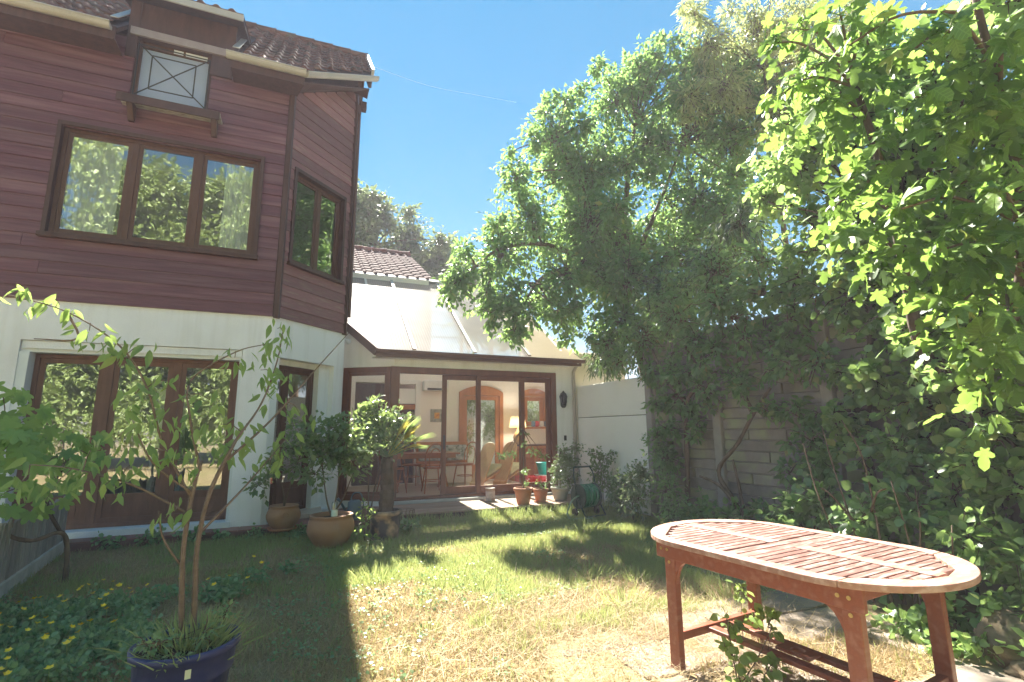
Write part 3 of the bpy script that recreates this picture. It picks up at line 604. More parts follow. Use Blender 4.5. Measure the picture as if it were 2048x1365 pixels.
for s_ in (-1, 1):
    MB().beam((s_*.16, 0, 0), (s_*.12, .18, 1.1), .03, .05).build('rail', m_shelf, lad, local=True); MB().beam((s_*.16, .55, 0), (s_*.12, .22, 1.1), .03, .04).build('rear_rail', m_shelf, lad, local=True)
for k in range(4): MB().box(-.155, .155, .04*k+.01, .04*k+.09, .22*k+.18, .22*k+.2).build('step', m_shelf, lad, local=True)

# ================================================================== CONSERVATORY
YC = 8.97; cons = thing('conservatory', 'cream conservatory with brown sliding doors and translucent ribbed roof', 'conservatory', (3, 10, 0))
FA = Vector((.625, 9.56, 0)); FB = Vector((1.50, YC, 0)); UC = (FB-FA).normalized(); NC = Vector((UC.y, -UC.x, 0)); LC = (FB-FA).length
mb = MB(); wallpanel(mb, (0, YC, 0), (1, 0, 0), (0, -1, 0), (1.50, 5.2), (0, 2.72), [(1.502, 4.745, .15, 2.475)], .16)
wallpanel(mb, FA, UC, NC, (0, LC), (0, 2.72), [(.06, LC-.002, .15, 2.475)], .16)
mb.prism([FA+Vector((0, 0, 2.72)), FB+Vector((0, 0, 2.72)), FA+Vector((0, 0, 3.3))], -NC*.16)
mb.build('wall', m_render, cons)
z0, z1 = .15, 2.473
def xbox(name, x0, x1, y0, y1, a, b_, mat=m_frame2, parent=None, bevel=.005): return MB().box(x0, x1, y0, y1, a, b_).build(name, mat, parent or cons, bevel=bevel)
fr = MB(); y0, y1 = YC-.02, YC+.12
fr.box(1.6, 4.63, y0, y1, 2.36, z1); fr.box(4.63, 4.743, y0, y1, z0, z1); fr.box(1.44, 1.6, y0-.01, y1, z0, z1); fr.box(1.6, 4.63, y0, y1, z0-.0, z0+.05)
frame = fr.build('door_frame', m_frame2, cons, bevel=.006)
def slider(x0, x1, yy, zt=2.36, st=.085, bt=.13):
    b = MB(); zb = z0+.052; b.box(x0, x0+st, yy, yy+.045, zb, zt); b.box(x1-st, x1, yy, yy+.045, zb, zt); b.box(x0+st, x1-st, yy, yy+.045, zt-.09, zt); b.box(x0+st, x1-st, yy, yy+.045, zb, zb+bt)
    o = b.build('sliding_door', m_frame2, cons, bevel=.005)
    MB().box(x0+st-.004, x1-st+.004, yy+.02, yy+.026, zb+bt-.004, zt-.086).build('pane', m_glass2, o); return o
s1 = slider(2.405, 3.15, YC+.055); s2 = slider(3.055, 4.05, YC-.0); s3 = slider(3.96, 4.63, YC+.055)
MB().box(2.43, 2.465, YC+.035, YC+.055, 1.0, 1.25).build('handle', m_metal, s1, bevel=.004)
MB().box(1.4, 4.75, YC-.14, YC-.025, .105, .15).build('threshold', m_alu, cons, bevel=.006)
ff, bx = window('side_window', cons, FA, UC, NC, (.07, LC-.03), (z0, z1), [], .10, -.01, m_frame2, m_glass2, sash=.05)
# roof: 36 degree slope, cut along the facet
TP = math.tan(R(36)); ZG = 2.74; YG = 8.72
def rz(y): return ZG+(y-YG)*TP
XR = [.64, 1.80, 2.93, 4.05]; YT = 11.7
def sheet(pts, name='roof_panel', mat=m_poly): return MB().add(pts, [tuple(range(len(pts)))]).build(name, mat, cons)
sheet([(1.14, YG, rz(YG)), (1.77, YG, rz(YG)), (1.77, YT, rz(YT)), (.64, YT, rz(YT)), (.64, 9.6, rz(9.6))])
sheet([(1.83, YG, rz(YG)), (2.90, YG, rz(YG)), (2.90, YT, rz(YT)), (1.83, YT, rz(YT))])
sheet([(2.96, YG, rz(YG)), (4.02, YG, rz(YG)), (4.02, YT, rz(YT)), (2.96, YT, rz(YT))])
T2 = math.tan(R(28))
for q in ([(4.08, YG, rz(YG)), (5.22, YG, rz(YG)), (4.08, YT, rz(YT))], [(5.22, YG, rz(YG)), (5.22, YT, rz(YG)+(YT-YG)*T2), (4.08, YT, rz(YT))]): sheet(q, 'end_roof_panel', m_beige)
for x in XR[1:]: MB().beam((x, YG-.02, rz(YG)+.02), (x, YT, rz(YT)+.02), .06, .03, (0, -.6, .8)).build('glazing_bar', m_alu, cons, bevel=.004)
MB().beam((.66, 9.6, rz(9.6)+.02), (.66, YT, rz(YT)+.02), .04, .05, (0, -.6, .8)).build('edge_bar', m_alu, cons)
for x in (1.2, 1.8, 2.93, 4.05, 4.9): MB().beam((x, YG+.3, rz(YG+.3)-.06), (x, YT-.05, rz(YT-.05)-.06), .05, .1, (0, -.6, .8)).build('rafter', m_inw, cons)
MB().beam((1.14, YG-.01, rz(YG)-.06), (.64, 9.6, rz(9.6)-.06), .03, .14, (0, 0, 1)).build('facet_fascia', m_brown_gut, cons)
gutter((1.12, YG-.05, ZG-.03), (5.25, YG-.05, ZG-.035), m_brown_gut, .055, cons)
MB().box(1.14, 5.22, YG+.01, YG+.03, 2.6, 2.73).build('eave_board', m_brown_gut, cons)
MB().box(1.1, 5.2, YG+.03, YC-.002, 2.6, 2.615).build('soffit', m_render, cons)
MB().tube([(5.14, YG+.02, 2.68), (5.14, YC-.04, 2.5), (5.14, YC-.04, .1)], .04, 8).build('downpipe', m_gutter, cons, True)
# rooms: floor, back wall with arched door and window, right end
YB = 11.6
AD = (3.5, 4.63, .16, 2.25); AW = (5.1, 5.85, 1.42, 2.25); OD = (1.1, 1.95, .16, 2.42); WD = (2.0, 2.48, .16, 2.46)
mb = MB(); wallpanel(mb, (0, YB, 0), (1, 0, 0), (0, -1, 0), (.63, 6.5), (0, 2.75), [AD, AW, OD, WD], .2); mb.box(.63, 2.7, YB, YB+.2, 2.751, 4.95)  # right part kept low so sun passes over it to the deck
mb.build('back_wall', m_in, cons)
MB().box(2.72, 5.2, YB+.08, YB+.09, 2.76, 4.1).build('added_clerestory_pane', m_glass2, cons)  # unseen clerestory, added to let sun through to deck and room
for x in (2.72, 3.55, 4.35, 5.15): MB().box(x, x+.05, YB+.04, YB+.12, 2.755, 4.15).build('added_clerestory_post', m_inw, cons)
mb = MB(); mb.box(6.3, 6.45, 9.1, YB-.003, 0, 2.9); mb.box(5.2, 6.45, 8.98, 9.12, 0, 2.9); mb.box(5.22, 6.45, 9.12, YB-.003, 2.9, 2.96)
mb.prism([(5.2, 9.12, 2.9), (5.2, YB, 2.9), (5.2, YB, 4.1), (5.2, 9.12, 2.92)], (.06, 0, 0)); mb.build('end_wall', m_in, cons)
mb = MB(); mb.prism([(.63, 9.55, .08), (1.5, YC+.13, .08), (6.4, YC+.13, .08), (6.4, YB, .08), (.63, YB, .08)], (0, 0, .08)); mb.build('room_floor', m_floor, cons)
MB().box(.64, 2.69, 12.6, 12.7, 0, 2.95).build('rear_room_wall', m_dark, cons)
MB().box(.64, 2.69, 11.81, 12.6, 2.9, 2.95).build('rear_room_ceiling', m_inw, cons)
def arched(name, U, Zr, rise, fr_, glass):
    x0, x1 = U; za, zb = Zr; xm = (x0+x1)/2; hw = (x1-x0)/2; rr = (hw*hw+rise*rise)/(2*rise)
    arc = [(x0+(x1-x0)*t, zb+math.sqrt(max(0, rr*rr-((2*t-1)*hw)**2))-(rr-rise)) for t in np.linspace(0, 1, 13)]
    b = MB(); outer = [(x0, za)]+arc+[(x1, za)]
    ix0, ix1 = x0+fr_, x1-fr_; inner = [(ix0, za), (ix0, zb-.08)]+[(ix0+(ix1-ix0)*t, zb-.08) for t in np.linspace(.1, .9, 11)]+[(ix1, zb-.08), (ix1, za)]
    n = len(outer)
    for yy_ in (YB-.05, YB+.1): b.v += [(x, yy_, z) for x, z in outer]+[(x, yy_, z) for x, z in inner]
    for i in range(n-1):
        b.f.append((i, i+1, n+i+1, n+i)); b.f.append((i, 2*n+i, 2*n+i+1, i+1)); b.f.append((n+i, n+i+1, 3*n+i+1, 3*n+i))
    o = b.build(name, m_orange, cons)
    s_ = MB(); zt = zb-.09; zl = za+.02
    for q in ((ix0, ix0+.1, zl, zt), (ix1-.1, ix1, zl, zt), (ix0+.1, ix1-.1, zt-.1, zt), (ix0+.1, ix1-.1, zl, zl+(.35 if za < 1 else .1))): s_.box(q[0], q[1], YB-.02, YB+.03, q[2], q[3])
    s_.build('sash', m_orange, o, bevel=.004)
    MB().box(ix0+.09, ix1-.09, YB+.0, YB+.006, zl+.09, zt-.09).build('pane', glass, o); return o
m_frost = GLASS('textured_glass', .12, (.8, .85, .82), .05)
arched('arched_door', (3.5, 4.63), (.16, 2.25), .16, .1, m_frost)
aw = arched('arched_window', (5.1, 5.85), (1.42, 2.25), .12, .1, m_frost)
MB().box(4.95, 6.1, YB-.14, YB-.052, 1.36, 1.41).build('sill_shelf', m_orange, aw, bevel=.005)
# interior doorways on the left
o = MB().box(1.12, 1.93, YB+.02, YB+.06, .17, 2.4).build('inner_door', m_trim, cons, bevel=.004); MB().lathe([(.0, 0), (.03, .01), (.03, .03), (0, .04)], (1.85, YB-.01, 1.15), 10).build('knob', m_brass, o)
b = MB(); b.box(1.98, 2.03, YB-.03, YB+.15, .17, 2.5); b.box(2.45, 2.56, YB-.03, YB+.15, .17, 2.5); b.box(2.03, 2.45, YB-.03, YB+.15, 2.4, 2.5); o = b.build('white_door_frame', m_inw, cons, bevel=.004)
MB().box(2.03, 2.45, YB+.05, YB+.08, .17, 1.95).build('dark_door', m_trim, o); MB().box(2.03, 2.45, YB+.03, YB+.05, 1.95, 2.3).build('blind', m_inw, o); MB().box(2.03, 2.45, YB+.0, YB+.05, 1.82, 1.93).build('rail', m_orange, o)
# rear tiled roof above
ct = thing('court_shrub', 'bright shrub in the small court seen through the arched door glass', 'shrub', (4.1, 13.0, 0))
MB().tube([(4.1, 13, 0), (4.1, 13, 1)], .03, 6).build('stem', m_bark, ct)
foliage(ct, [(3.6, 13.0, 1.9, .5), (4.2, 13.1, 2.3, .55), (4.0, 13, 1.2, .5), (4.9, 13.1, 1.6, .6), (5.7, 13.2, 2.0, .6), (6.3, 13.3, 1.5, .6), (5.3, 13.2, 2.7, .5)], 0, l_bg, .1, 24, 10)
cw = MB().box(2.9, 8, 13.9, 14.0, 0, 3).build('court_wall', m_wallcream, None, loc=(5.4, 13.95, 0)); tag(cw, 'cream court wall behind the bright court shrub', 'wall')
rear = thing('rear_building', 'low rear building with brown tiled roof behind the conservatory', 'building', (1.8, 13.5, 0))
mb = MB(); mb.box(2.7, 2.85, 11.85, 15.2, 2.97, 4.9); mb.prism([(2.7, 11.85, 4.9), (2.7, 15.2, 4.9), (2.7, 15.2, 6.6)], (.15, 0, 0)); mb.box(-3, 2.85, 15.1, 15.3, 0, 6.5); mb.build('wall', m_render, rear)
T3 = R(28); mb = MB(); mb.prism([(-3, 11.78, 4.98), (2.88, 11.78, 4.98), (2.88, 15.15, 4.98+3.37*math.tan(T3)), (-3, 15.15, 4.98+3.37*math.tan(T3))], (0, 0, -.05)); rr_ = mb.build('roof', m_trim, rear)
TM2 = tile_mesh('roof_tile_wide', .25, .42, .05); TM2.materials[0] = M('dark_roof_tile', (.1, .052, .05), (.065, .035, .034), 9, .85, .4, rnd=.25, spec=.1)
for c in range(13):
    for r_ in range(11):
        inst('roof_tile', TM2, rr_, Vector((2.65-c*.25, 11.78+r_*.35*math.cos(T3), 4.99+r_*.35*math.sin(T3)))-WO[rr_.name], (T3, 0, random.uniform(-.01, .01)))
for k in range(8): inst('ridge_tile', RTM, rr_, Vector((2.5-k*.36, 15.15, 4.98+3.37*math.tan(T3)+.06))-WO[rr_.name])
MB().prism([(-.2, 11.68, 4.91), (2.98, 11.68, 4.91), (2.98, 11.82, 5.0), (-.2, 11.82, 5.0)], (0, -.02, .05)).build('flashing', M('dull_zinc', (.3, .3, .3), None, 4, .7), rr_)

# ================================================================== deck and terrace
deck = thing('wooden_deck', 'low wooden plank deck in front of the conservatory sliding doors', 'deck', (3.1, 8.4, 0))
for k in range(9):
    y = 7.80+k*.117; b = MB(); b.box(1.42+random.uniform(-.01, .01), 5.0, y, y+.110, .078+random.uniform(0, .004), .104); b.build('plank', m_deck, deck, bevel=.004)
MB().box(1.44, 4.98, 7.83, 7.86, 0, .077).build('joist', m_trim, deck)
for x in (1.5, 2.6, 3.7, 4.8): MB().box(x, x+.06, 7.87, 8.82, -.01, .077).build('joist', m_trim, deck)
ter = thing('terrace', 'red tiled terrace strip along the house front below the patio doors', 'terrace', (-1, 7.9, 0))
MB().prism([(-2.45, 7.56, -.02), (.5, 7.56, -.02), (1.40, 8.3, -.02), (1.40, 8.95, -.02), (.9, 9.2, -.02), (D.x, D.y, -.02), (C.x, C.y, -.02), (-2.45, 7.87, -.02)], (0, 0, .1)).build('base', M('terrace_edge', (.24, .12, .1), (.17, .09, .075), 5, .7), ter)
TIL = MB().box(-.146, .146, -.146, .146, 0, .012).mesh('floor_tile', m_rtile)
nt_ = 0
for i in range(14):
    for j in range(6):
        x, y = -2.30+i*.3, 7.71+j*.3
        if y+.15 > 7.88 and x < C.x+.05: continue
        if (x-C.x)-(y-C.y) < .23 and x > C.x-.1 and y > 7.8: continue
        if x > 1.2 or (x > .35 and (y-7.56) < (x+.15-.5)*.83+.17): continue
        if y > 9.0: continue
        inst('floor_tile', TIL, ter, Vector((x, y, .082))-WO[ter.name]); nt_ += 1

# ================================================================== boundary walls
XBW = 5.22
bw = thing('boundary_wall', 'cream rendered boundary wall between conservatory and concrete fence', 'wall', (5.3, 7.8, 0))
MB().box(XBW, XBW+.18, 6.72, 8.95, -.05, 1.56).build('lower_wall', m_wallcream, bw, bevel=.01)
MB().box(XBW+.004, XBW+.176, 6.72, 8.95, 1.575, 2.2).build('upper_wall', m_wallcream, bw, bevel=.01)
MB().box(XBW+.012, XBW+.17, 6.725, 8.945, 1.56, 1.575).build('joint', m_conc, bw)
cf = thing('concrete_fence', 'grey-brown concrete panel fence with brick-pattern slabs behind climbers', 'fence', (5.3, 3, 0))
PY = [6.62, 5.2, 3.62, 2.05, .5, -1.1]
for y in PY: MB().box(XBW-.05, XBW+.09, y-.07, y+.07, -.05, 2.75).build('post', m_post, cf, bevel=.015)
BR = {}
for k in range(len(PY)-1):
    ya, yb = PY[k+1]+.075, PY[k]-.075; L_ = yb-ya
    MB().box(XBW+.035, XBW+.06, ya, yb, -.05, 2.7).build('panel_back', m_post, cf)
    for j in range(20):
        z = -.02+j*.135; tall = j % 2 == 0
        segs = [(0, L_)] if tall else [(0, L_*.34), (L_*.34, L_*.72), (L_*.72, L_)] if j % 4 == 1 else [(0, L_*.52), (L_*.52, L_)]
        h_ = .123
        for (p, q) in segs:
            if PY[k] < 2 and j % 2 == 0 and False: continue
            MB().box(XBW-.004+random.uniform(-.006, .006), XBW+.034, ya+p+.007, ya+q-.007, z, z+h_).build('slab', m_conc, cf, bevel=.008)
# left picket fence
pf = thing('picket_fence', 'low weathered grey picket fence on a pale kerb beside the grapevine', 'fence', (-2.3, 6.2, 0))
pA, pB = Vector((-2.02, 4.3, 0)), Vector((-2.44, 7.62, 0)); n_ = 52; dpf = (pB-pA).normalized(); ang = math.atan2(dpf.y, dpf.x)
PK = MB().box(-.026, .026, -.009, .009, .1, .60); PK.add([(-.026, -.009, .60), (.026, -.009, .60), (.026, .009, .60), (-.026, .009, .60), (0, -.009, .625), (0, .009, .625)], [(0, 1, 4), (3, 5, 2), (0, 4, 5, 3), (1, 2, 5, 4)]); PKM = PK.mesh('picket', m_picket)
for i in range(n_):
    p = pA.lerp(pB, (i+.5)/n_); inst('picket', PKM, pf, p-WO[pf.name], (random.uniform(-.02, .02), random.uniform(-.02, .02), ang), (1, 1, random.uniform(.94, 1.03)))
MB().beam(pA+Vector((-.03, 0, .05)), pB+Vector((-.03, 0, .05)), .12, .16).build('kerb', m_kerb, pf, bevel=.01)
for z in (.2, .5): MB().beam(pA+Vector((-.03, 0, z)), pB+Vector((-.03, 0, z)), .03, .05).build('rail', m_picket, pf)

# ================================================================== flagstones
pave = thing('paving', 'irregular worn flagstones around the garden table', 'paving', (2.4, 2.3, 0)); pave['kind'] = 'structure'
fl = 0
for iy in range(6):
    yy_ = 1.2+iy*.42; x = .9+(iy % 2)*.22+random.uniform(0, .1)
    while x < 4.1:
        wd = random.uniform(.42, .75); ht = .39
        lo = 1.0+max(0, (yy_-1.2))*.25 if yy_ < 3 else 1.7
        if x > lo and yy_ < 3.3 and x+wd < 4.2:
            pts = []
            for (u, v) in ((0, 0), (.5, -.02), (1, 0), (1.02, .5), (1, 1), (.5, 1.02), (0, 1), (-.02, .5)):
                pts.append((x+u*(wd-.03)+random.uniform(-.02, .02), yy_+v*ht+random.uniform(-.02, .02), .006+random.uniform(-.003, .003)))
            z_ = random.uniform(-.003, .01); MB().prism([(a, b, z_) for a, b, c in pts], (0, 0, -.05)).build('flagstone', m_flag, pave, bevel=.006); fl += 1
        x += wd

# ================================================================== garden table
tb = thing('garden_table', 'oval red-brown slatted wooden garden table on the flagstones', 'table', (2.465, 2.04, .0), -1.458)
L_, W_, HT = 1.55, 1.0, .725; EH = .42; HL = L_/2-EH
def outl(t, off=0):
    c, s_ = math.cos(t), math.sin(t); sg = 1 if c >= 0 else -1
    return (sg*HL+(EH-off)*c, (W_/2-off)*s_)
def halfw(u, off):
    a = abs(u)
    if a <= HL: return W_/2-off
    c = (a-HL)/(EH-off)
    return 0 if c >= 1 else (W_/2-off)*(1-c*c)**.5
RW = .075; UJ = .50   # joint between side rails and end pieces
def edge_pts(u0, u1, off, sg, n=12): return [(u0+(u1-u0)*k/n, sg*halfw(u0+(u1-u0)*k/n, off)) for k in range(n+1)]
for sg in (-1, 1):
    po = edge_pts(-UJ, UJ, 0, sg, 24)+edge_pts(UJ, -UJ, RW, sg, 24)
    MB().prism([(x, y, HT-.028) for x, y in po], (0, 0, .028)).build('rim', m_rim, tb, bevel=.004, local=True)
    tj = math.acos((UJ+.003-HL)/EH); ts = [-tj+2*tj*k/24 for k in range(25)]
    po = [(sg*outl(t)[0], outl(t)[1]) for t in ts]
    ui = L_/2-RW; inn = [(sg*(UJ+.003), halfw(UJ+.003, RW)), (sg*(ui-.03), .16), (sg*ui, .0), (sg*(ui-.03), -.16), (sg*(UJ+.003), -halfw(UJ+.003, RW))]
    MB().prism([(x, y, HT-.028) for x, y in po+inn], (0, 0, .028)).build('rim', m_rim, tb, bevel=.004, local=True)
u = -L_/2+RW+.01
while u < L_/2-RW-.02:
    if abs(u+.02) > .065:
        um = abs(u+.019)+.019; h = min(halfw(um, RW), 9 if um < UJ else .16+(L_/2-RW-.03-um)/(L_/2-RW-.03-UJ)*(halfw(UJ, RW)-.16))-.005
        if h > .09:
            for s_ in (-1, 1):
                MB().box(u, u+.038, min(s_*.047, s_*h), max(s_*.047, s_*h), HT-.024, HT-.004).build('slat', m_tabletop, tb, bevel=.002, local=True)
    u += .047
for a, b_ in ((-L_/2+RW+.02, -.07), (.065, L_/2-RW-.02)): MB().box(a, b_, -.043, .043, HT-.025, HT-.001).build('centre_strip', m_rim, tb, bevel=.002, local=True)
for a in (-.064, .003): MB().box(a, a+.058, -W_/2+RW+.004, W_/2-RW-.004, HT-.026, HT-.003).build('cross_rail', m_tabletop, tb, bevel=.002, local=True)
LA, LB = .493, .355
for s_ in (-1, 1):
    MB().box(-LA-.07, LA+.07, s_*(LB+.036)-.014, s_*(LB+.036)+.014, HT-.125, HT-.03).build('apron', m_table, tb, bevel=.004, local=True)
    MB().box(s_*LA-.013, s_*LA+.013, -LB-.018, LB+.018, HT-.11, HT-.032).build('end_apron', m_table, tb, bevel=.004, local=True)
    MB().box(s_*.28-.02, s_*.28+.02, -W_/2+RW+.02, W_/2-RW-.02, HT-.06, HT-.03).build('bearer', m_table, tb, local=True)
    for q in (-1, 1):
        x, y = s_*LA, q*LB
        lg = MB().box(x-.036, x+.036, y-.022, y+.022, .0, HT-.032).build('leg', m_table, tb, bevel=.005, local=True)
        pts = [(x-s_*.036, HT-.125), (x-s_*.036-s_*.11, HT-.125)]+[(x-s_*.036-s_*.11*(1-math.sin(t)), HT-.125-.14*(1-math.cos(t))) for t in np.linspace(.2, math.pi/2, 6)]
        MB().prism([(a, y-.014, z) for a, z in pts], (0, .028, 0)).build('bracket', m_table, lg, local=True)
        for (dx, dz) in ((-.03, -.075), (.015, -.075), (0, -.15)):
            yo = q*(.0505 if dz > -.1 else .0225)
            b = MB(); n = 10; b.tube([(x+dx, y+yo-q*.002, HT+dz), (x+dx, y+yo+q*.003, HT+dz)], .009, 10); b.build('bolt', m_brass, lg, local=True)
    MB().box(s_*LA-.02, s_*LA+.02, -LB+.022, LB-.022, .15, .195).build('stretcher', m_table, tb, bevel=.004, local=True)
for q in (-1, 1): MB().box(-LA+.021, LA-.021, q*.085-.03, q*.085+.03, .16, .185).build('long_stretcher', m_table, tb, bevel=.004, local=True)
b = MB(); n = 24; ring = [(.035*math.cos(a), .035*math.sin(a)) for a in np.linspace(0, 2*math.pi, n, endpoint=False)]; sq = [(.09*max(-1, min(1, 1.42*math.cos(a))), .054*max(-1, min(1, 1.42*math.sin(a)))) for a in np.linspace(0, 2*math.pi, n, endpoint=False)]
for z in (.186, .2): b.v += [(x, y, z) for x, y in ring]+[(x, y, z) for x, y in sq]
for i in range(n):
    j = (i+1) % n; b.f += [(2*n+i, 2*n+j, 3*n+j, 3*n+i), (i, n+i, n+j, j), (n+i, 3*n+i, 3*n+j, n+j), (i, j, 2*n+j, 2*n+i)]
b.build('parasol_plate', m_table, tb, local=True)

# ================================================================== pots and plants near the house
def pot(name, label, cat, loc, prof, mat, soil_z, soil_r, group=None):
    t = thing(name, label, cat, loc, 0, group)
    b = MB().lathe(prof, (0, 0, 0), 36); b.build('body', mat, t, True, local=True)
    MB().lathe([(0, soil_z+.01), (soil_r*.6, soil_z+.008), (soil_r, soil_z)], (0, 0, 0), 24).build('soil', m_soil, t, True, local=True)
    return t
def rim_prof(rb, rt_, h, lip=.02, th=.02, belly=None):
    if belly: body = [(rb+(belly-rb)*math.sin(min(1, t/.62)*math.pi/2) if t < .62 else belly+(rt_-belly)*((t-.62)/.38)**1.6, t*h*.93) for t in np.linspace(0, 1, 12)]
    else: body = [(rb+(rt_-rb)*t, t*h*.84) for t in np.linspace(0, 1, 4)]
    return [(0, 0), (rb*.98, 0)]+body+[(rt_+lip, h*.94 if belly else h*.85), (rt_+lip, h*.99), (rt_+lip*.6, h), (rt_-th, h), (rt_-th, h*.75)]
def hb(cx_, cy, pts): return [(cx_+x, cy+y, z, r) for x, y, z, r in pts]
BPX, BPY = -.42, 2.92
bp_ = pot('blue_pot', 'navy blue plastic pot with a pale sticker holding the cherry sapling', 'pot', (BPX, BPY, 0), [(0, 0), (.15, 0), (.155, .01), (.188, .25), (.197, .254), (.2, .27), (.205, .35), (.222, .355), (.224, .385), (.214, .39), (.2, .385), (.195, .3)], m_blue, .355, .2)
a = R(-78); st_ = MB(); 
for k in range(5):
    aa = a-.055+k*.0275; rr1 = .2045
    st_.v += [(rr1*math.cos(aa), rr1*math.sin(aa), .295), ((rr1+.003)*math.cos(aa), (rr1+.003)*math.sin(aa), .333)]
st_.f = [(2*k, 2*k+2, 2*k+3, 2*k+1) for k in range(4)]; st_.build('sticker', m_label, bp_, local=True)
big = pot('clay_pot', 'large round ochre clay pot with a bottle standing in it', 'pot', (.42, 6.6, 0), rim_prof(.16, .235, .36, .015, .02, .27), m_ochre, .31, .22)
urn = pot('clay_urn', 'round ochre clay urn with lion-ring handle on a saucer', 'pot', (-.12, 7.42, .094), rim_prof(.11, .165, .30, .015, .02, .21), m_ochre, .26, .155)
MB().lathe([(0, 0), (.17, 0), (.19, .03), (.18, .03), (.16, .012)], (0, 0, -.002), 24).build('saucer', m_terra, urn, True, local=True)
rg = MB(); rg.tube([(.03*math.cos(t), 0, .03*math.sin(t)) for t in np.linspace(0, 2*math.pi, 14)], .006, 6); rgo = rg.build('ring_handle', m_ochre, urn, True, local=True); rgo.location = (.03, -.216, .2)
drk = pot('glazed_pot', 'dark glazed pot with peeling patches holding a palm trunk', 'pot', (1.08, 6.75, 0), rim_prof(.17, .195, .345, .02, .02), m_glaze, .3, .175)
# deck pots
GP = 'small pots standing on the deck'
p1 = pot('terracotta_pot', 'plain terracotta pot with a thin climbing plant at the deck edge', 'pot', (3.55, 7.97, .104), rim_prof(.10, .15, .27, .015, .015), m_terra, .22, .135)
p2 = pot('terracotta_pot', 'smaller terracotta pot beside the climbing plant pot on a saucer', 'pot', (3.93, 8.08, .112), rim_prof(.085, .125, .22, .012, .015), m_terra, .18, .11)
MB().lathe([(0, 0), (.11, 0), (.125, .02), (.118, .02), (.1, .008)], (0, 0, -.006), 24).build('saucer', m_terra, p2, True, local=True)
p3 = pot('grey_pot', 'pale grey bowl pot under the grey-green bush by the wall', 'pot', (4.38, 8.2, .104), rim_prof(.11, .16, .22, .012, .015), m_kerb, .18, .145)

def shrub(name, label, cat, base, stems, blobs, leaf, mat, lsize, per, nleaf=10, tmpl=OVATE, bark=m_bark, sr=.012, group=None, droop=.1, **kw):
    t = thing(name, label, cat, base, 0, group)
    for pts in stems:
        pp = bez([Vector(base)]+[Vector(p) for p in pts], 4); n = len(pp); MB().tube(pp, [sr*(1-.6*i/(n-1)) for i in range(n)], 6).build('stem', bark, t)
    foliage(t, blobs, leaf, mat, lsize, per, nleaf, droop, tmpl=tmpl, barkmat=bark, hub=[p[-1] for p in stems], lim_r=sr*.6, twr=.003, **kw); return t
shrub('potted_shrub', 'sparse glossy shrub growing from the ringed clay urn', 'shrub', (-.12, 7.42, .38), [[(-.15, 7.4, .6), (-.25, 7.35, .9)], [(-.05, 7.4, .7), (.05, 7.35, 1.1)]],
      [(-.3, 7.35, .85, 0.21), (-.42, 7.3, .66, 0.17), (-.15, 7.4, 1.1, 0.22), (.08, 7.3, 1.2, 0.27), (.02, 7.35, .95, 0.22), (-.05, 7.3, 1.4, 0.17)], 0, l_pot, .085, 26, 9, bark=m_bark)
shrub('potted_shrub', 'dense dark laurel shrub growing from the large clay pot', 'shrub', (.42, 6.6, .33), [[(.35, 6.6, .55), (.28, 6.55, .95)], [(.47, 6.62, .6), (.5, 6.6, 1.1)], [(.55, 6.6, .55), (.66, 6.55, .9)]],
      [(.28, 6.6, 1.05, 0.29), (.5, 6.6, 1.2, 0.30), (.36, 6.5, 1.38, 0.24), (.62, 6.55, .98, 0.24), (.2, 6.6, .82, 0.17), (.1, 6.65, 1.3, 0.22), (.66, 6.6, 1.3, 0.21)], 0, l_pot, .085, 34, 10)
shrub('potted_shrub', 'sunlit glossy shrub rising behind the dark glazed pot', 'shrub', (.92, 7.15, .0), [[(.9, 7.1, .6), (.85, 7.0, 1.1)], [(1.0, 7.1, .7), (1.15, 7.0, 1.2)]],
      [(.8, 7.0, 1.45, 0.27), (.86, 6.95, 1.7, 0.17), (1.05, 6.95, 1.4, 0.27), (1.22, 6.95, 1.45, 0.22), (1.12, 6.9, 1.18, 0.24), (.78, 6.95, 1.15, 0.24), (1.3, 6.9, 1.2, 0.16)], 0, l_pot, .085, 34, 10)
shrub('potted_shrub', 'low bright weed sprouting between the clay pot and glazed pot', 'weed', (.82, 6.6, 0), [[(.8, 6.55, .2), (.78, 6.5, .4)]], [(.78, 6.5, .42, .09), (.8, 6.5, .25, .09), (.72, 6.5, .16, .07), (.88, 6.4, .06, .06)], 0, l_cherry, .06, 40, 7)
# palm in the glazed pot
pt = thing('palm', 'palm with thick fibrous trunk and yellowing fronds in the glazed pot', 'palm', (1.08, 6.75, .3))
tk = bez([(1.08, 6.75, .28), (1.09, 6.75, .6), (1.07, 6.75, 1.0)], 6); MB().tube(tk, [.095-.002*i+.012*(i % 2) for i in range(len(tk))], 10).build('trunk', m_barkd, pt)
for k in range(17):
    a = random.uniform(-.5, 1.1) if k < 11 else random.uniform(-2.5, 3); el = random.uniform(.15, 1.0); ln = random.uniform(.45, .72); c0 = Vector((1.07, 6.74, 1.0)); d = Vector((math.cos(a)*math.cos(el), math.sin(a)*math.cos(el)-.35, math.sin(el))).normalized()
    yl = k < 6; b = MB(); sdv = d.cross(Vector((0, 0, 1))).normalized(); e0 = c0+d*ln*.55
    for j in range(9):
        q = (j-4)/4*.6; dd = (d*math.cos(q)+sdv*math.sin(q)).normalized(); p0 = e0; p1_ = e0+dd*ln*.55-Vector((0, 0, .05+.06*abs(q))); wv_ = dd.cross(Vector((.2, .3, 1))).normalized()*.013; mdl = p0.lerp(p1_, .5)+Vector((0, 0, .02))
        b.add([p0-wv_*.4, p0+wv_*.4, mdl+wv_, mdl-wv_, p1_], [(0, 1, 2, 3), (3, 2, 4)])
    b.tube([c0, c0.lerp(e0, .5), e0], .006, 4); b.build('frond', l_palm if yl else l_pot, pt)
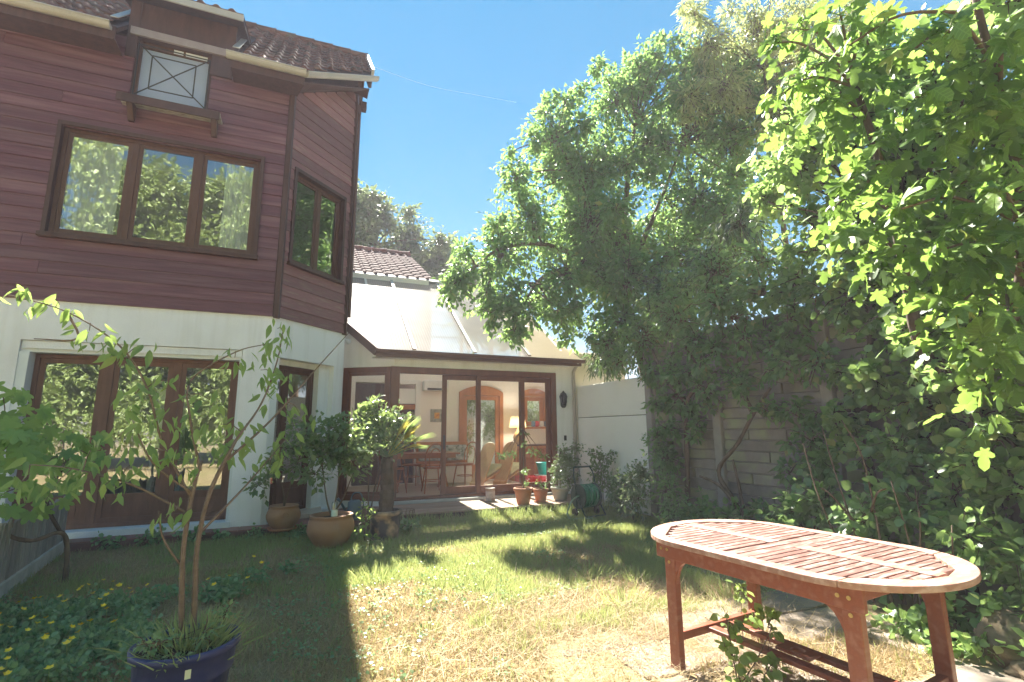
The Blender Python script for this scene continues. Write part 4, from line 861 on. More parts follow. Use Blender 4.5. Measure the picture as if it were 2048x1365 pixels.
# bottle in the clay pot
bt = thing('bottle', 'clear plastic bottle with pale green label upended in clay pot', 'bottle', (.44, 6.44, .3))
MB().lathe([(0, .22), (.03, .22), (.036, .2), (.036, .06), (.03, .03), (.014, -.01), (.012, -.04)], (0, 0, 0), 16).build('body', GLASS('bottle_plastic', .18, (.85, .92, .9)), bt, True, local=True)
MB().lathe([(.0368, .06), (.0372, .065), (.0372, .125), (.0368, .13)], (0, 0, 0), 16).build('label', M('bottle_label', (.45, .6, .5), (.75, .8, .75), 30, .5), bt, True, local=True)
# watering can
wc = thing('watering_can', 'blue-grey plastic watering can standing behind the clay pot', 'watering can', (.80, 7.75, .094))
MB().lathe([(0, 0), (.1, 0), (.105, .02), (.095, .24), (.06, .27), (.05, .27)], (0, 0, 0), 20).build('body', m_can, wc, True, local=True)
MB().tube(bez([(-.06, 0, .26), (-.02, 0, .36), (.08, 0, .35), (.12, 0, .2), (.1, 0, .1)], 5), .01, 6).build('handle', m_can, wc, True, local=True)
MB().tube([(-.09, 0, .08), (-.2, 0, .26), (-.24, 0, .3)], [.022, .014, .024], 8).build('spout', m_can, wc, True, local=True)
# wire basket
wb = thing('wire_basket', 'small rusty wire basket beside the glazed pot at the deck end', 'basket', (1.52, 7.66, .0))
b = MB()
for z, r_ in ((.02, .1), (.1, .115), (.19, .13)): b.tube([(r_*math.cos(t), r_*.8*math.sin(t), z) for t in np.linspace(0, 2*math.pi, 17)], .004, 5)
for t in np.linspace(0, 2*math.pi, 14, endpoint=False): b.tube([(.1*math.cos(t), .08*math.sin(t), .02), (.13*math.cos(t), .104*math.sin(t), .19)], .003, 4)
b.build('wires', M('rusty_wire', (.2, .12, .08), None, 8, .7), wb, local=True)
# paint tin
tin = thing('paint_tin', 'old grey paint tin standing on the deck by the threshold', 'tin', (3.2, 8.62, .104)); MB().lathe([(0, 0), (.085, 0), (.087, .01), (.083, .015), (.083, .2), (.088, .205), (.088, .22), (.08, .22), (.078, .21), (0, .205)], (0, 0, 0), 24).build('body', m_tin, tin, True, local=True)
MB().lathe([(.0838, .05), (.0842, .055), (.0842, .16), (.0838, .165)], (0, 0, 0), 24).build('label', M('tin_label', (.55, .5, .48), (.35, .3, .33), 18, .5), tin, True, local=True)
# thin plant, small plant, grey bush
shrub('climbing_plant', 'thin stem with flat leafy side branches in the plain terracotta pot', 'plant', (3.55, 7.97, .31), [[(3.56, 7.97, .8), (3.55, 7.98, 1.35)]], [(3.3, 7.95, .93, .12), (3.15, 7.95, .9, .08), (3.75, 7.95, .95, .12), (3.92, 7.93, .88, .08), (3.56, 7.97, 1.3, .1), (3.58, 7.97, 1.1, .08), (3.57, 7.97, .65, .09), (3.62, 7.97, .45, .09)], 0, l_shrub, .06, 45, 8, sr=.014, flat=.45)
shrub('small_plant', 'small leafy herb in the smaller terracotta pot on its saucer', 'plant', (3.93, 8.08, .3), [[(3.93, 8.08, .38)]], [(3.93, 8.08, .4, .1), (4.02, 8.05, .37, .07)], 0, l_shrub, .05, 60, 7, sr=.006)
shrub('grey_bush', 'grey-green conical bush growing from the pale grey pot', 'bush', (4.38, 8.2, .3), [[(4.38, 8.2, .6), (4.4, 8.2, .95)]], [(4.3, 8.15, .5, .2), (4.45, 8.15, .65, .24), (4.45, 8.15, .9, .18), (4.62, 8.2, .8, .18), (4.3, 8.15, .72, .15), (4.72, 8.2, 1.0, .14), (4.5, 8.1, .45, .2)], 0, l_var, .055, 70, 9, sr=.012)
shrub('dark_bush', 'dark green bush between the hose reel and cream wall', 'bush', (4.95, 7.7, .0), [[(4.95, 7.7, .5), (4.9, 7.7, .8)]], [(4.85, 7.65, .6, .22), (5.0, 7.6, .85, .18), (4.95, 7.55, .4, .25), (4.78, 7.7, .9, .14)], 0, l_pot, .07, 45, 9)
# hose reel
hr = thing('hose_reel', 'dark green wheeled hose reel wound with green garden hose', 'hose reel', (4.28, 7.08, 0), R(8))
fm = MB()
for x in (-.2, .2): fm.tube(bez([(x, .05, .02), (x, .06, .4), (x, .1, .62), (x*.8, .14, .74)], 5), .012, 8); fm.tube([(x, .05, .3), (x, -.17, .02)], .012, 8)
fm.tube([(-.16, .14, .74), (.16, .14, .74)], .014, 8); fm.tube([(-.2, -.17, .02), (.2, -.17, .02)], .012, 8); fm.tube([(-.2, .05, .3), (.2, .05, .3)], .014, 8)
fm.build('frame', m_green, hr, True, local=True)
for x in (-.16, .16):
    b = MB(); b.tube([(x-.006, .05, .3), (x+.006, .05, .3)], .19, 24); b.build('drum_flange', m_green, hr, local=True)
for k in range(9):
    x = -.128+k*.032; rr1 = .155+.012*(k % 2); MB().tube([(x+.01*math.sin(t), .05+rr1*math.cos(t), .3+rr1*math.sin(t)) for t in np.linspace(0, 2*math.pi, 25)], .0155, 6, False).build('hose_coil', m_hose, hr, True, local=True)
for x in (-.22, .22): MB().tube([(x-.015, .07, .06), (x+.015, .07, .06)], .06, 16).build('wheel', m_metal, hr, local=True)
MB().tube(bez([(-.2, -.02, .32), (-.36, -.05, .26), (-.48, -.08, .1), (-.45, -.12, .01), (-.32, -.16, .012), (-.15, -.28, .012)], 6), .012, 8).build('hose_tail', m_palehose, hr, True, local=True)
# wall lantern and bell push
wl = thing('wall_lantern', 'dark ornate iron lantern plaque fixed beside the sliding doors', 'lantern', (4.905, YC-.03, 1.93))
MB().prism([(x, 0, z) for x, z in ((-.06, -.12), (-.03, -.16), (.03, -.16), (.06, -.12), (.07, 0), (.09, .06), (.06, .13), (.03, .15), (0, .19), (-.03, .15), (-.06, .13), (-.09, .06), (-.07, 0))], (0, .03, 0)).build('plate', m_metal, wl, local=True, bevel=.006)
MB().lathe([(0, .1), (.03, .09), (.05, .05), (.05, -.06), (.03, -.1), (0, -.12)], (0, -.03, 0), 10).build('lamp_body', m_metal, wl, True, local=True)
bl = MB().box(-.03, .03, -.015, .0, -.05, .05).build('bell_push', m_metal, None, loc=None, bevel=.008); bl.location = (4.93, YC-.001, 1.17); tag(bl, 'small black bell push below the iron lantern', 'bell push')
sl = thing('security_light', 'small white security lamp under the eave at the house corner', 'lamp', (D.x+.09, 9.35, 2.92)); MB().tube([(0, 0, 0), (.0, -.12, .0)], [.035, .045], 10).build('head', m_white, sl, True, local=True); MB().beam((0, .0, 0), (-.05, .1, .08), .02, .02).build('arm', m_white, sl, local=True)

# ================================================================== conservatory furniture
GC = 'bentwood chairs around the dining table'
def bent_chair(label, loc, rz):
    t = thing('bentwood_chair', label, 'chair', loc, rz, GC)
    MB().lathe([(0, .45), (.19, .45), (.2, .46), (.2, .475), (.19, .48), (0, .475)], (0, 0, 0), 20).build('seat', m_bent, t, True, local=True)
    for x, y in ((-.14, -.14), (.14, -.14)): MB().tube([(x*.9, y*.9, .45), (x*1.1, y*1.15, .2), (x*1.25, y*1.35, 0)], [.016, .015, .012], 8).build('leg', m_bent, t, True, local=True)
    for s_ in (-1, 1): MB().tube(bez([(s_*.2, .24, 0), (s_*.17, .18, .3), (s_*.16, .16, .46)], 4), .014, 8).build('leg', m_bent, t, True, local=True)
    MB().tube(bez([(-.165, .15, .44), (-.19, .2, .68), (-.13, .235, .86), (0, .245, .92), (.13, .235, .86), (.19, .2, .68), (.165, .15, .44)], 5), .013, 8).build('back_hoop', m_bent, t, True, local=True)
    MB().tube(bez([(-.09, .16, .46), (-.11, .2, .65), (-.07, .225, .79), (0, .23, .83), (.07, .225, .79), (.11, .2, .65), (.09, .16, .46)], 5), .01, 8).build('inner_hoop', m_bent, t, True, local=True)
    MB().tube([(.17*math.cos(a), .17*math.sin(a), .22) for a in np.linspace(0, 6.283, 20)], .009, 6, False).build('stretcher_ring', m_bent, t, True, local=True); return t
bent_chair('bentwood chair nearest the open sliding door with its back to the garden', (2.46, 9.85, .16), R(178))
bent_chair('bentwood chair on the far side of the dining table', (2.25, 10.85, .16), R(10))
bent_chair('bentwood chair at the end of the dining table by the corner post', (1.72, 9.95, .16), R(120))
bent_chair('bentwood chair drawn up between the bench and the dining table', (3.35, 10.6, .16), R(-60))
dt = thing('dining_table', 'long red-brown wooden dining table with crossed legs inside conservatory', 'table', (2.3, 10.35, .16))
MB().box(-.75, .75, -.38, .38, .70, .735).build('top', m_bent, dt, local=True, bevel=.006); MB().box(-.68, .68, -.3, .3, .63, .70).build('apron', m_bent, dt, local=True)
for x in (-.5, .5):
    for s_ in (-1, 1): MB().beam((x+s_*.02, -s_*.3, 0), (x+s_*.02, s_*.3, .66), .04, .06).build('leg', m_bent, dt, local=True)
bn = thing('bench', 'wooden bench with dark floral back cushion along the back wall', 'bench', (3.05, 11.15, .16))
MB().box(-.6, .6, -.22, .22, .4, .44).build('seat', m_orange, bn, local=True, bevel=.005); MB().box(-.6, .6, .2, .24, .44, .92).build('backrest', m_orange, bn, local=True, bevel=.005)
MB().box(-.56, .56, .13, .19, .5, .85).build('cushion', m_floral, bn, local=True, bevel=.03); MB().box(-.58, .58, -.18, .2, .04, .39).build('box', m_inw, bn, local=True)
def plank_chair(label, loc, rz):
    t = thing('plank_chair', label, 'chair', loc, rz, 'leaning plank lounge chairs')
    pts = []
    for k in range(11):
        a = math.pi*k/10; pts.append((-.16*math.cos(a), .95+.16*math.sin(a)))
    poly = [(-.15, .0), (.15, 0)]+[(-x, z) for x, z in pts]
    th = R(33); T = lambda x, z: (x, z*math.sin(th)-.30, z*math.cos(th))
    MB().prism([T(x, z) for x, z in poly], (0, .035*math.cos(th), -.035*math.sin(th))).build('back_plank', m_plank, t, local=True, bevel=.008)
    MB().prism([(-.13, -.28, .12), (.13, -.28, .12), (.16, .55, .36), (-.16, .55, .36)], (0, .01, .03)).build('seat_plank', m_plank, t, local=True, bevel=.008)
    MB().prism([(-.13, .02, .25), (.13, .02, .25), (.15, .56, .41), (-.15, .56, .41)], (0, .01, .08)).build('cushion', m_cush, t, local=True, bevel=.03); return t
plank_chair('rounded golden plank chair left of its twin behind the sliding door', (3.45, 9.75, .16), R(-52))
plank_chair('rounded golden plank chair nearer the red tray', (4.0, 9.9, .16), R(-52))
cb = thing('cabinet', 'low orange-brown cabinet under the arched window', 'cabinet', (5.2, 11.2, .16)); MB().box(-.5, .5, -.25, .25, 0, .8).build('body', m_orange, cb, local=True, bevel=.006); MB().box(-.53, .53, -.28, .26, .8, .83).build('top', m_trim, cb, local=True, bevel=.004)
for x in (-.25, .25): MB().box(x-.22, x+.22, -.265, -.25, .06, .74).build('door', m_bent, cb, local=True, bevel=.004)
lp = thing('table_lamp', 'table lamp with cream drum shade and gourd-shaped wooden base', 'lamp', (4.82, 11.1, .99))
MB().lathe([(0, 0), (.07, 0), (.1, .08), (.11, .18), (.07, .28), (.025, .33), (.015, .42)], (0, 0, 0), 20).build('base', m_plank, lp, True, local=True); MB().lathe([(.21, .40), (.16, .66), (.155, .66), (.205, .40)], (0, 0, 0), 24).build('shade', m_shade, lp, True, local=True)
lamp_l = bpy.data.lights.new('lamp_bulb', 'POINT'); lamp_l.energy = 3; lamp_l.color = (1, .88, .72); lamp_l.shadow_soft_size = .05
lamp_o = bpy.data.objects.new('lamp_bulb', lamp_l); link(lamp_o, lp); lamp_o.location = (0, 0, .53)
cr = thing('iron_cross', 'dark iron cross ornament standing behind the table lamp', 'ornament', (5.02, 11.3, .99)); MB().tube([(0, 0, 0), (0, 0, .82)], .012, 6).tube([(-.09, 0, .7), (.09, 0, .7)], .012, 6).lathe([(0, 0), (.06, 0), (.05, .02), (.015, .05)], (0, 0, 0), 10).build('cross', m_metal, cr, local=True)
bk = thing('bucket', 'turquoise plastic bucket just inside the fixed glass panel', 'bucket', (4.75, 9.6, .42)); MB().lathe([(0, 0), (.1, 0), (.16, .24), (.17, .24), (.165, .25), (.15, .24), (.09, .012), (0, .012)], (0, 0, 0), 24).build('body', m_turq, bk, True, local=True)
tr_ = thing('tray', 'red plastic tray on a low bench inside the fixed panel', 'tray', (4.42, 9.55, .3)); MB().box(-.26, .26, -.14, .14, 0, .02).box(-.28, .28, -.16, -.14, .0, .11).box(-.28, .28, .14, .16, 0, .11).box(-.28, -.26, -.14, .14, 0, .11).box(.26, .28, -.14, .14, 0, .11).build('body', m_red, tr_, local=True, bevel=.006)
lb = thing('low_bench', 'low white bench under the red tray and turquoise bucket', 'bench', (4.55, 9.6, .16)); MB().box(-.45, .45, -.18, .2, .1, .135).build('top', m_inw, lb, local=True)
for x in (-.38, .38): MB().box(x-.03, x+.03, -.15, .17, 0, .1).build('leg', m_inw, lb, local=True)
MB().box(.05, .33, -.16, .16, .136, .258).build('riser', m_inw, lb, local=True)
ac = thing('air_conditioner', 'white wall air conditioner high on the peach back wall', 'air conditioner', (2.9, YB-.1, 2.36)); MB().box(-.3, .3, -.1, .098, -.12, .13).build('body', m_acw, ac, local=True, bevel=.03); MB().box(-.22, .12, -.104, -.06, -.10, -.05).build('vent', m_metal, ac, local=True)
pic = thing('picture', 'small square patterned tile picture on the peach wall', 'picture', (2.96, YB-.002, 1.68)); MB().box(-.15, .15, -.02, 0, -.15, .15).build('frame', M('picture_frame', (.45, .42, .34), (.2, .2, .17), 30, .7), pic, local=True, bevel=.003); MB().box(-.06, .06, -.025, -.02, -.07, .07).build('centre', M('picture_centre', (.75, .45, .08), (.4, .1, .05), 22, .6), pic, local=True)
GJ = 'jars on the window shelf'
for k, (x, c_) in enumerate(((5.42, m_pblue), (5.53, m_red), (5.66, m_acw), (5.78, m_can), (5.92, m_pblue))):
    j = MB().lathe([(0, 0), (.045, 0), (.05, .02), (.05, .1), (.04, .13), (.042, .14), (0, .14)], (0, 0, 0), 14).build('jar', c_, None, True); j.location = (x, YB-.1, 1.412); tag(j, ['blue jar beside the red jar on the window shelf', 'red jar on the window shelf', 'white jar on the window shelf', 'dark grey-blue jar on the window shelf', 'blue jar at the far end of the window shelf'][k], 'jar', GJ)

cb_ = MB().tube(bez([(.9, 10.2, 9.3), (2.6, 11.6, 10.25), (4.32, 13, 11.43), (6.4, 14.6, 12.8)], 6), .003, 5).build('overhead_cable', m_white, None); tag(cb_, 'thin pale cable running from the house verge across the sky', 'cable')
# ================================================================== TREES
def tree(name, label, base, trunk, blobs, mat, lsize, per, nleaf=12, tr0=.14, tmpl=OVATE, bark=m_bark, hubs=None, boughs=(), **kw):
    t = thing(name, label, 'tree', base)
    for q in boughs:
        pb = bez(q, 6); MB().tube(pb, [tr0*.5*(1-.8*i/(len(pb)-1)) for i in range(len(pb))], 8).build('bough', bark, t, True)
    pp = bez([Vector(base)]+[Vector(p) for p in trunk], 6); n = len(pp)
    MB().tube(pp, [tr0*(1-.75*i/(n-1)) for i in range(n)], 10).build('trunk', bark, t, True)
    foliage(t, blobs, 0, mat, lsize, per, nleaf, barkmat=bark, hub=[tuple(p) for p in pp[len(pp)//4:]]+(hubs or []), lim_r=tr0*.17, tmpl=tmpl, **kw); return t
MAIN = [(2.69, 8.6, 4.11, .51), (2.4, 8.6, 3.85, .3), (3.47, 8.8, 4.75, .75), (3.16, 8.5, 3.5, .42), (3.97, 8.6, 3.75, .55), (3.62, 8.5, 3.2, .33), (4.24, 9.0, 5.61, .88), (3.9, 9.0, 6.6, .55), (4.89, 9.0, 7.75, .8), (6.05, 9.0, 7.37, 1.1), (5.17, 9.0, 8.7, .5), (6.19, 8.5, 8.7, .82), (7.19, 8.5, 10.0, .6), (5.46, 8.6, 5.64, 1.1), (4.76, 8.5, 4.4, .85), (5.86, 8.0, 4.29, 1.0), (7.14, 8.2, 7.67, 1.1), (7.6, 7.6, 6.15, 1.15), (6.81, 7.6, 4.71, 1.05), (8.36, 7.5, 7.56, 1.05), (5.69, 8.0, 3.4, .66), (4.85, 8.5, 3.6, .5), (6.38, 7.2, 3.63, .75), (8.24, 7.2, 5.53, .94), (6.9, 9.3, 5.8, 1.0), (5.9, 9.5, 6.3, .9), (7.6, 8.0, 8.9, .8), (8.3, 7.6, 8.7, .7), (6.6, 8.6, 9.3, .6), (5.5, 8.9, 6.9, .9), (8.6, 7.3, 9.3, .7), (8.9, 7.0, 8.3, .8), (7.9, 7.6, 9.7, .6)]
tree('plum_tree', 'tall leafy tree drooping over the conservatory roof from behind the wall', (6.7, 8.4, 0), [(6.6, 8.4, 2.2), (6.2, 8.5, 4.2), (6.4, 8.6, 6.2), (6.7, 8.5, 8.2)], MAIN, l_main, .125, 14, 13, .15, droop=.3, shell=.5, sat=3, hubs=[(3.2, 8.6, 4.2), (4.0, 8.65, 4.2), (4.8, 8.6, 4.7), (5.7, 8.2, 4.3), (3.6, 8.6, 3.7), (5.2, 8.7, 5.0), (4.4, 8.75, 5.1), (3.5, 8.75, 4.9), (2.9, 8.6, 4.4), (4.2, 8.7, 4.3), (5.3, 8.9, 7.0), (4.9, 9, 7.7), (7.2, 8.2, 6.4), (7.5, 7.9, 7.6), (6.5, 8, 4.6)], boughs=[[(6.35, 8.45, 3.6), (5.6, 8.6, 4.6), (4.6, 8.75, 5.1), (3.5, 8.75, 4.9), (2.8, 8.6, 4.3)], [(6.25, 8.5, 5.0), (5.7, 8.8, 6.3), (5.2, 8.95, 7.2), (4.9, 9, 8.0)], [(6.3, 8.5, 4.6), (7.0, 8.2, 6.2), (7.6, 7.9, 7.8)], [(5.3, 8.65, 4.75), (4.4, 8.7, 4.4), (3.9, 8.6, 3.8)], [(6.5, 8.4, 3.0), (6.5, 7.9, 4.4), (6.9, 7.5, 5.2)]])
PALE = [(7.6, 7.0, 9.4, .65), (8.7, 6.7, 9.9, .9), (9.3, 6.7, 9.0, .85), (7.7, 6.8, 8.3, .6), (7.1, 7.1, 8.1, .45), (9.7, 6.4, 10.1, .9), (7.35, 7.1, 10.2, .4), (10, 6.1, 9.2, .8), (9.0, 6.5, 7.8, .8), (9.6, 6, 7.6, .8)]
tree('pale_tree', 'tall pale yellow-green feathery tree above the fence climbers', (9.2, 6.9, 0), [(9.2, 6.9, 3), (9.0, 6.8, 6), (8.8, 6.7, 9)], PALE, l_pale, .17, 16, 13, .10, droop=.5, shell=.4, sat=3, tmpl=NARROW)
FAR = [(1.74, 20, 10.25, .95), (2.55, 20, 9.95, 1.2), (4.0, 21, 9.6, 1.3), (5.38, 21, 8.9, 1.3), (1.82, 20, 8.54, 1.3), (3.44, 20, 7.89, 1.4), (1.31, 20, 11.0, .55), (5.58, 20, 7.7, 1.1), (.6, 20.5, 9.5, 1.2), (2.4, 21, 7, 1.5), (6.6, 21, 7.6, 1.3), (7.4, 21, 6.2, 1.5)]
tree('dark_tree', 'dark evergreen tree standing behind the rear tiled roof', (2.4, 20.5, 0), [(2.4, 20.5, 5), (2.5, 20.4, 9)], FAR, l_far, .19, 9, 12, .22, droop=.2, shell=.3, sat=3)
# climber on the fence
CL = [(5.3, 7.9, 2.95, .42), (5.1, 7.25, 2.5, .3), (5.1, 6.5, 2.77, .46), (5.0, 5.57, 2.9, .46), (5.0, 4.81, 2.95, .42), (5.0, 4.12, 2.91, .36), (4.95, 4.95, 2.36, .32), (4.95, 5.74, 2.18, .3), (4.95, 4.38, 2.4, .26), (4.95, 3.76, 2.52, .22), (4.95, 4.6, 1.95, .25), (4.95, 5.12, 1.84, .27), (4.95, 4.1, 2.0, .16), (4.95, 5.72, 1.75, .27), (4.95, 5.95, 1.35, .24), (5.25, 6.0, 3.3, .5), (5.3, 5.1, 3.5, .5), (5.3, 4.3, 3.4, .45), (5.0, 3.4, 2.75, .3), (5.0, 3.85, 1.5, .2), (5.0, 3.55, 2.0, .28), (5.0, 5.3, 2.55, .3), (4.98, 6.3, 2.2, .25), (4.98, 6.2, 1.7, .2), (4.95, 5.35, 1.35, .16), (4.95, 6.05, .9, .2), (5.0, 4.6, 2.7, .3), (5.0, 3.95, 2.3, .24), (4.98, 4.2, 1.55, .18), (4.98, 3.7, 1.2, .2), (4.98, 5.4, 2.1, .22), (4.98, 4.0, .85, .18)]
cl = thing('climber', 'leafy climber with gnarled twisted stems spread over the concrete fence', 'climber', (4.98, 4.75, 0))
foliage(cl, CL, 0, l_climb, .09, 24, 11, .3, shell=.45, sat=2, hub=None, barkmat=m_bark)
for pts, r_ in (([(4.98, 4.72, 0), (5.0, 4.85, .45), (5.0, 5.05, .8), (5.05, 4.75, 1.15), (5.02, 4.45, 1.5), (5.05, 4.2, 1.8)], .034), ([(4.95, 4.7, 0), (4.96, 4.72, .35), (4.95, 5.0, .62), (4.92, 5.3, .72)], .03), ([(5.0, 4.68, .1), (5.05, 4.78, .6), (5.05, 4.85, .95)], .025), ([(5.06, 5.75, 0), (5.08, 5.7, .9), (5.05, 5.6, 1.7), (5.08, 5.3, 2.0), (5.05, 5.6, 2.6)], .04), ([(5.04, 5.6, 1.7), (5.02, 6.0, 2.1), (5.05, 6.3, 2.6)], .035), ([(5.02, 4.45, 1.5), (5.0, 4.6, 2.0), (5.02, 4.4, 2.7)], .03)):
    pp = bez(pts, 6); n = len(pp); MB().tube(pp, [r_*(1-.5*i/(n-1))*(1+.12*math.sin(i*2.1)) for i in range(n)], 8).build('stem', m_bark, cl, True)
# dark bamboo tuft over the wall
BM = [(5.45, 7.6, 2.7, .35), (5.5, 8.2, 3.0, .4), (5.6, 7.0, 3.1, .45), (5.7, 6.6, 3.7, .5), (5.6, 5.6, 3.9, .5), (5.6, 4.9, 4.2, .45), (5.5, 5.2, 3.4, .4), (5.42, 8.25, 2.6, .3), (5.5, 8.65, 2.75, .3)]
bmb = thing('bamboo', 'dark bamboo hanging over the cream wall from the neighbouring plot', 'bamboo', (5.8, 6.8, 0))
foliage(bmb, BM, 0, l_dark, .16, 20, 12, .7, shell=.25, tmpl=NARROW, hub=[(5.8, 6.9, 2.4), (5.8, 5.6, 2.8)], lim_r=.015, barkmat=m_barkd)
for k in range(8):
    x, y = 5.75+random.uniform(-.1, .2), 4.9+k*.42; MB().tube([(x, y, 0), (x, y+.05, 2), (x-.12, y+.1, 3.4+random.uniform(0, .7))], [.016, .014, .006], 6).build('cane', m_barkd, bmb, True)
# ivy mass on the fence
IVY = [(5.0, 3.49, 4.24, .5), (5.0, 2.96, 4.41, .56), (4.95, 2.48, 3.75, .55), (4.95, 3.28, 3.43, .44), (4.9, 2.72, 3.04, .48), (4.9, 2.13, 3.04, .52), (5.0, 3.64, 2.95, .33), (4.9, 3.05, 2.6, .36), (4.9, 2.6, 2.35, .45), (4.8, 2.05, 2.14, .44), (4.85, 2.95, 1.77, .33), (4.9, 3.25, 1.41, .22), (4.85, 2.53, 1.56, .38), (4.8, 2.16, 1.35, .42), (4.85, 2.98, 1.1, .26), (4.7, 1.73, 2.65, .36), (4.95, 1.74, 3.86, .55), (5.05, 2.23, 4.5, .54), (5.1, 2.8, 5.0, .42), (4.75, 2.43, .97, .3), (4.65, 1.95, .85, .27), (4.9, 1.2, 3.2, .5), (4.9, 1.3, 2.2, .5), (5.3, 3.4, 5.0, .5), (5.4, 4.0, 4.5, .5), (5.2, 1.6, 4.8, .5), (4.5, 2.0, 1.25, .25), (4.4, 2.15, 1.75, .22), (4.45, 1.85, .9, .22)]
iv = thing('ivy', 'tall mass of glossy ivy covering the fence behind the garden table', 'ivy', (5.0, 2.5, 0))
foliage(iv, IVY, 0, l_ivy, .085, 22, 11, .25, shell=.5, sat=3, tmpl=ROUND, hub=[(5.1, 3.2, 1.5), (5.1, 2.4, 1.5), (5.1, 2.6, 3), (5.1, 1.8, 2.6)], lim_r=.03, barkmat=m_barkd)
for (y, r_) in ((3.1, .035), (2.5, .045), (1.9, .04)): MB().tube(bez([(5.02, y, 0), (5.08, y+.1, 1.2), (5.05, y-.1, 2.4), (5.08, y, 4)], 5), r_, 6).build('stem', m_barkd, iv, True)
# shrubs along the fence foot
GS = 'shrubs along the fence foot'
def fshrub(label, blobs, mat, ls, per, tmpl=OVATE, nm='shrub'):
    c = np.mean(np.array(blobs)[:, :3], axis=0); shrub(nm, label, 'shrub', (float(c[0]), float(c[1]), 0), [[(float(c[0]), float(c[1]), .25)]], blobs, 0, mat, ls, per, 9, tmpl, sr=.015, group=GS, droop=.15)
fshrub('silvery sunlit shrub between the hose reel and the concrete fence', [(4.75, 6.67, .5, .36), (4.55, 6.6, .25, .25), (4.85, 6.4, .7, .25), (4.6, 6.3, .3, .28)], l_var, .07, 45)
fshrub('upright green shrub against the first fence post beside the silvery shrub', [(4.9, 5.95, .9, .27), (4.75, 5.75, .5, .27), (4.9, 6.1, 1.2, .2), (4.7, 5.6, .25, .25)], l_shrub, .075, 45)
fshrub('low tangled shrub under the gnarled climber stems', [(4.65, 5.05, .3, .28), (4.6, 4.5, .3, .26), (4.7, 4.1, .32, .26), (4.5, 4.8, .15, .22)], l_climb, .07, 40, ROUND)
fshrub('round-leaved shrub in front of the fence beyond the table end', [(4.6, 3.7, .5, .27), (4.5, 3.3, .65, .28), (4.75, 3.45, 1.0, .22), (4.4, 3.55, .25, .25)], l_shrub, .075, 46, ROUND)
fshrub('broad-leaved shrub tangled with bare rose canes behind the table', [(4.3, 2.8, .6, .28), (4.35, 2.45, .75, .28), (4.6, 2.66, 1.15, .25), (4.2, 2.6, .3, .25)], l_shrub, .08, 46, ROUND)
fshrub('dark shrub mass beside the rock at the right of the table', [(4.2, 2.05, .55, .26), (4.3, 1.85, .5, .3), (4.45, 2.2, .85, .25), (4.5, 1.6, .5, .35)], l_ivy, .075, 44, ROUND)
# bare rose canes
rc = thing('rose_canes', 'bare thorny rose canes rising behind the garden table', 'rose', (4.15, 2.6, 0))
for pts in ([(4.2, 2.75, 0), (4.15, 2.8, .5), (4.2, 2.95, 1.0), (4.25, 3.05, 1.35)], [(4.1, 2.55, 0), (4.12, 2.6, .6), (4.2, 2.7, 1.1), (4.15, 2.8, 1.4)], [(4.0, 2.3, 0), (4.05, 2.35, .5), (4.02, 2.4, .95)], [(4.05, 2.4, 0), (4.1, 2.3, .6), (4.2, 2.35, .9)], [(4.3, 2.9, 0), (4.2, 3.1, .7), (4.25, 3.25, 1.2)], [(3.95, 2.1, 0), (4.0, 2.05, .7)], [(4.1, 2.62, .7), (4.0, 2.5, .85), (3.95, 2.4, .9)], [(4.15, 2.8, .6), (4.05, 2.9, .8), (4.0, 2.95, .85)]):
    pp = bez(pts, 5); n = len(pp); b = MB().tube(pp, [.011*(1-.6*i/(n-1)) for i in range(n)], 6)
    for p in pp[1:-1:2]:
        d = Vector((random.uniform(-1, 1), random.uniform(-1, 1), .4)).normalized(); b.tube([p, p+d*.05], [.003, .0008], 3)
    b.build('cane', m_bark, rc, True)
# rock
def rock(name, label, loc, sx, sy, sz, seed):
    b = MB(); n, k = 40, 24
    for i in range(k+1):
        th = math.pi*i/k
        for j in range(n):
            ph = 2*math.pi*j/n; d = Vector((math.sin(th)*math.cos(ph), math.sin(th)*math.sin(ph), math.cos(th)))
            s_ = 1+.4*(float(vnoise(d.x*1.3+d.z, d.y*1.3-d.z*.5, 1.6, seed))-.5)+.14*(float(vnoise(d.x*1.3+d.z*2, d.y*1.3-d.z*1.5, 6, seed+1))-.5); b.v.append((d.x*sx*s_, d.y*sy*s_, d.z*sz*s_+sz*.6))
    for i in range(k):
        for j in range(n): b.f.append((i*n+j, i*n+(j+1) % n, (i+1)*n+(j+1) % n, (i+1)*n+j))
    o = b.build(name, m_rock, None, True); o.location = loc; return tag(o, label, 'rock')
rock('rock', 'large brown rock half hidden in ivy at the right of the table', (4.02, 1.8, -.03), .26, .16, .17, 3)
rock('rock', 'low pale edging stone below the large brown rock', (3.78, 1.66, -.03), .12, .1, .06, 5)
# ground ivy
gi = thing('ground_ivy', 'ivy trailing over the ground around the rock', 'ivy', (4.0, 1.9, 0))
foliage(gi, [(3.95, 2.15, .1, .22), (4.1, 1.9, .2, .25), (3.75, 1.85, .06, .18), (4.2, 1.65, .3, .25), (3.7, 2.3, .05, .18), (3.85, 1.55, .12, .15), (4.1, 1.45, .2, .22), (3.62, 2.0, .04, .12)], 0, l_ivy, .06, 45, 8, .1, tmpl=ROUND, branches=False, flat=.6)

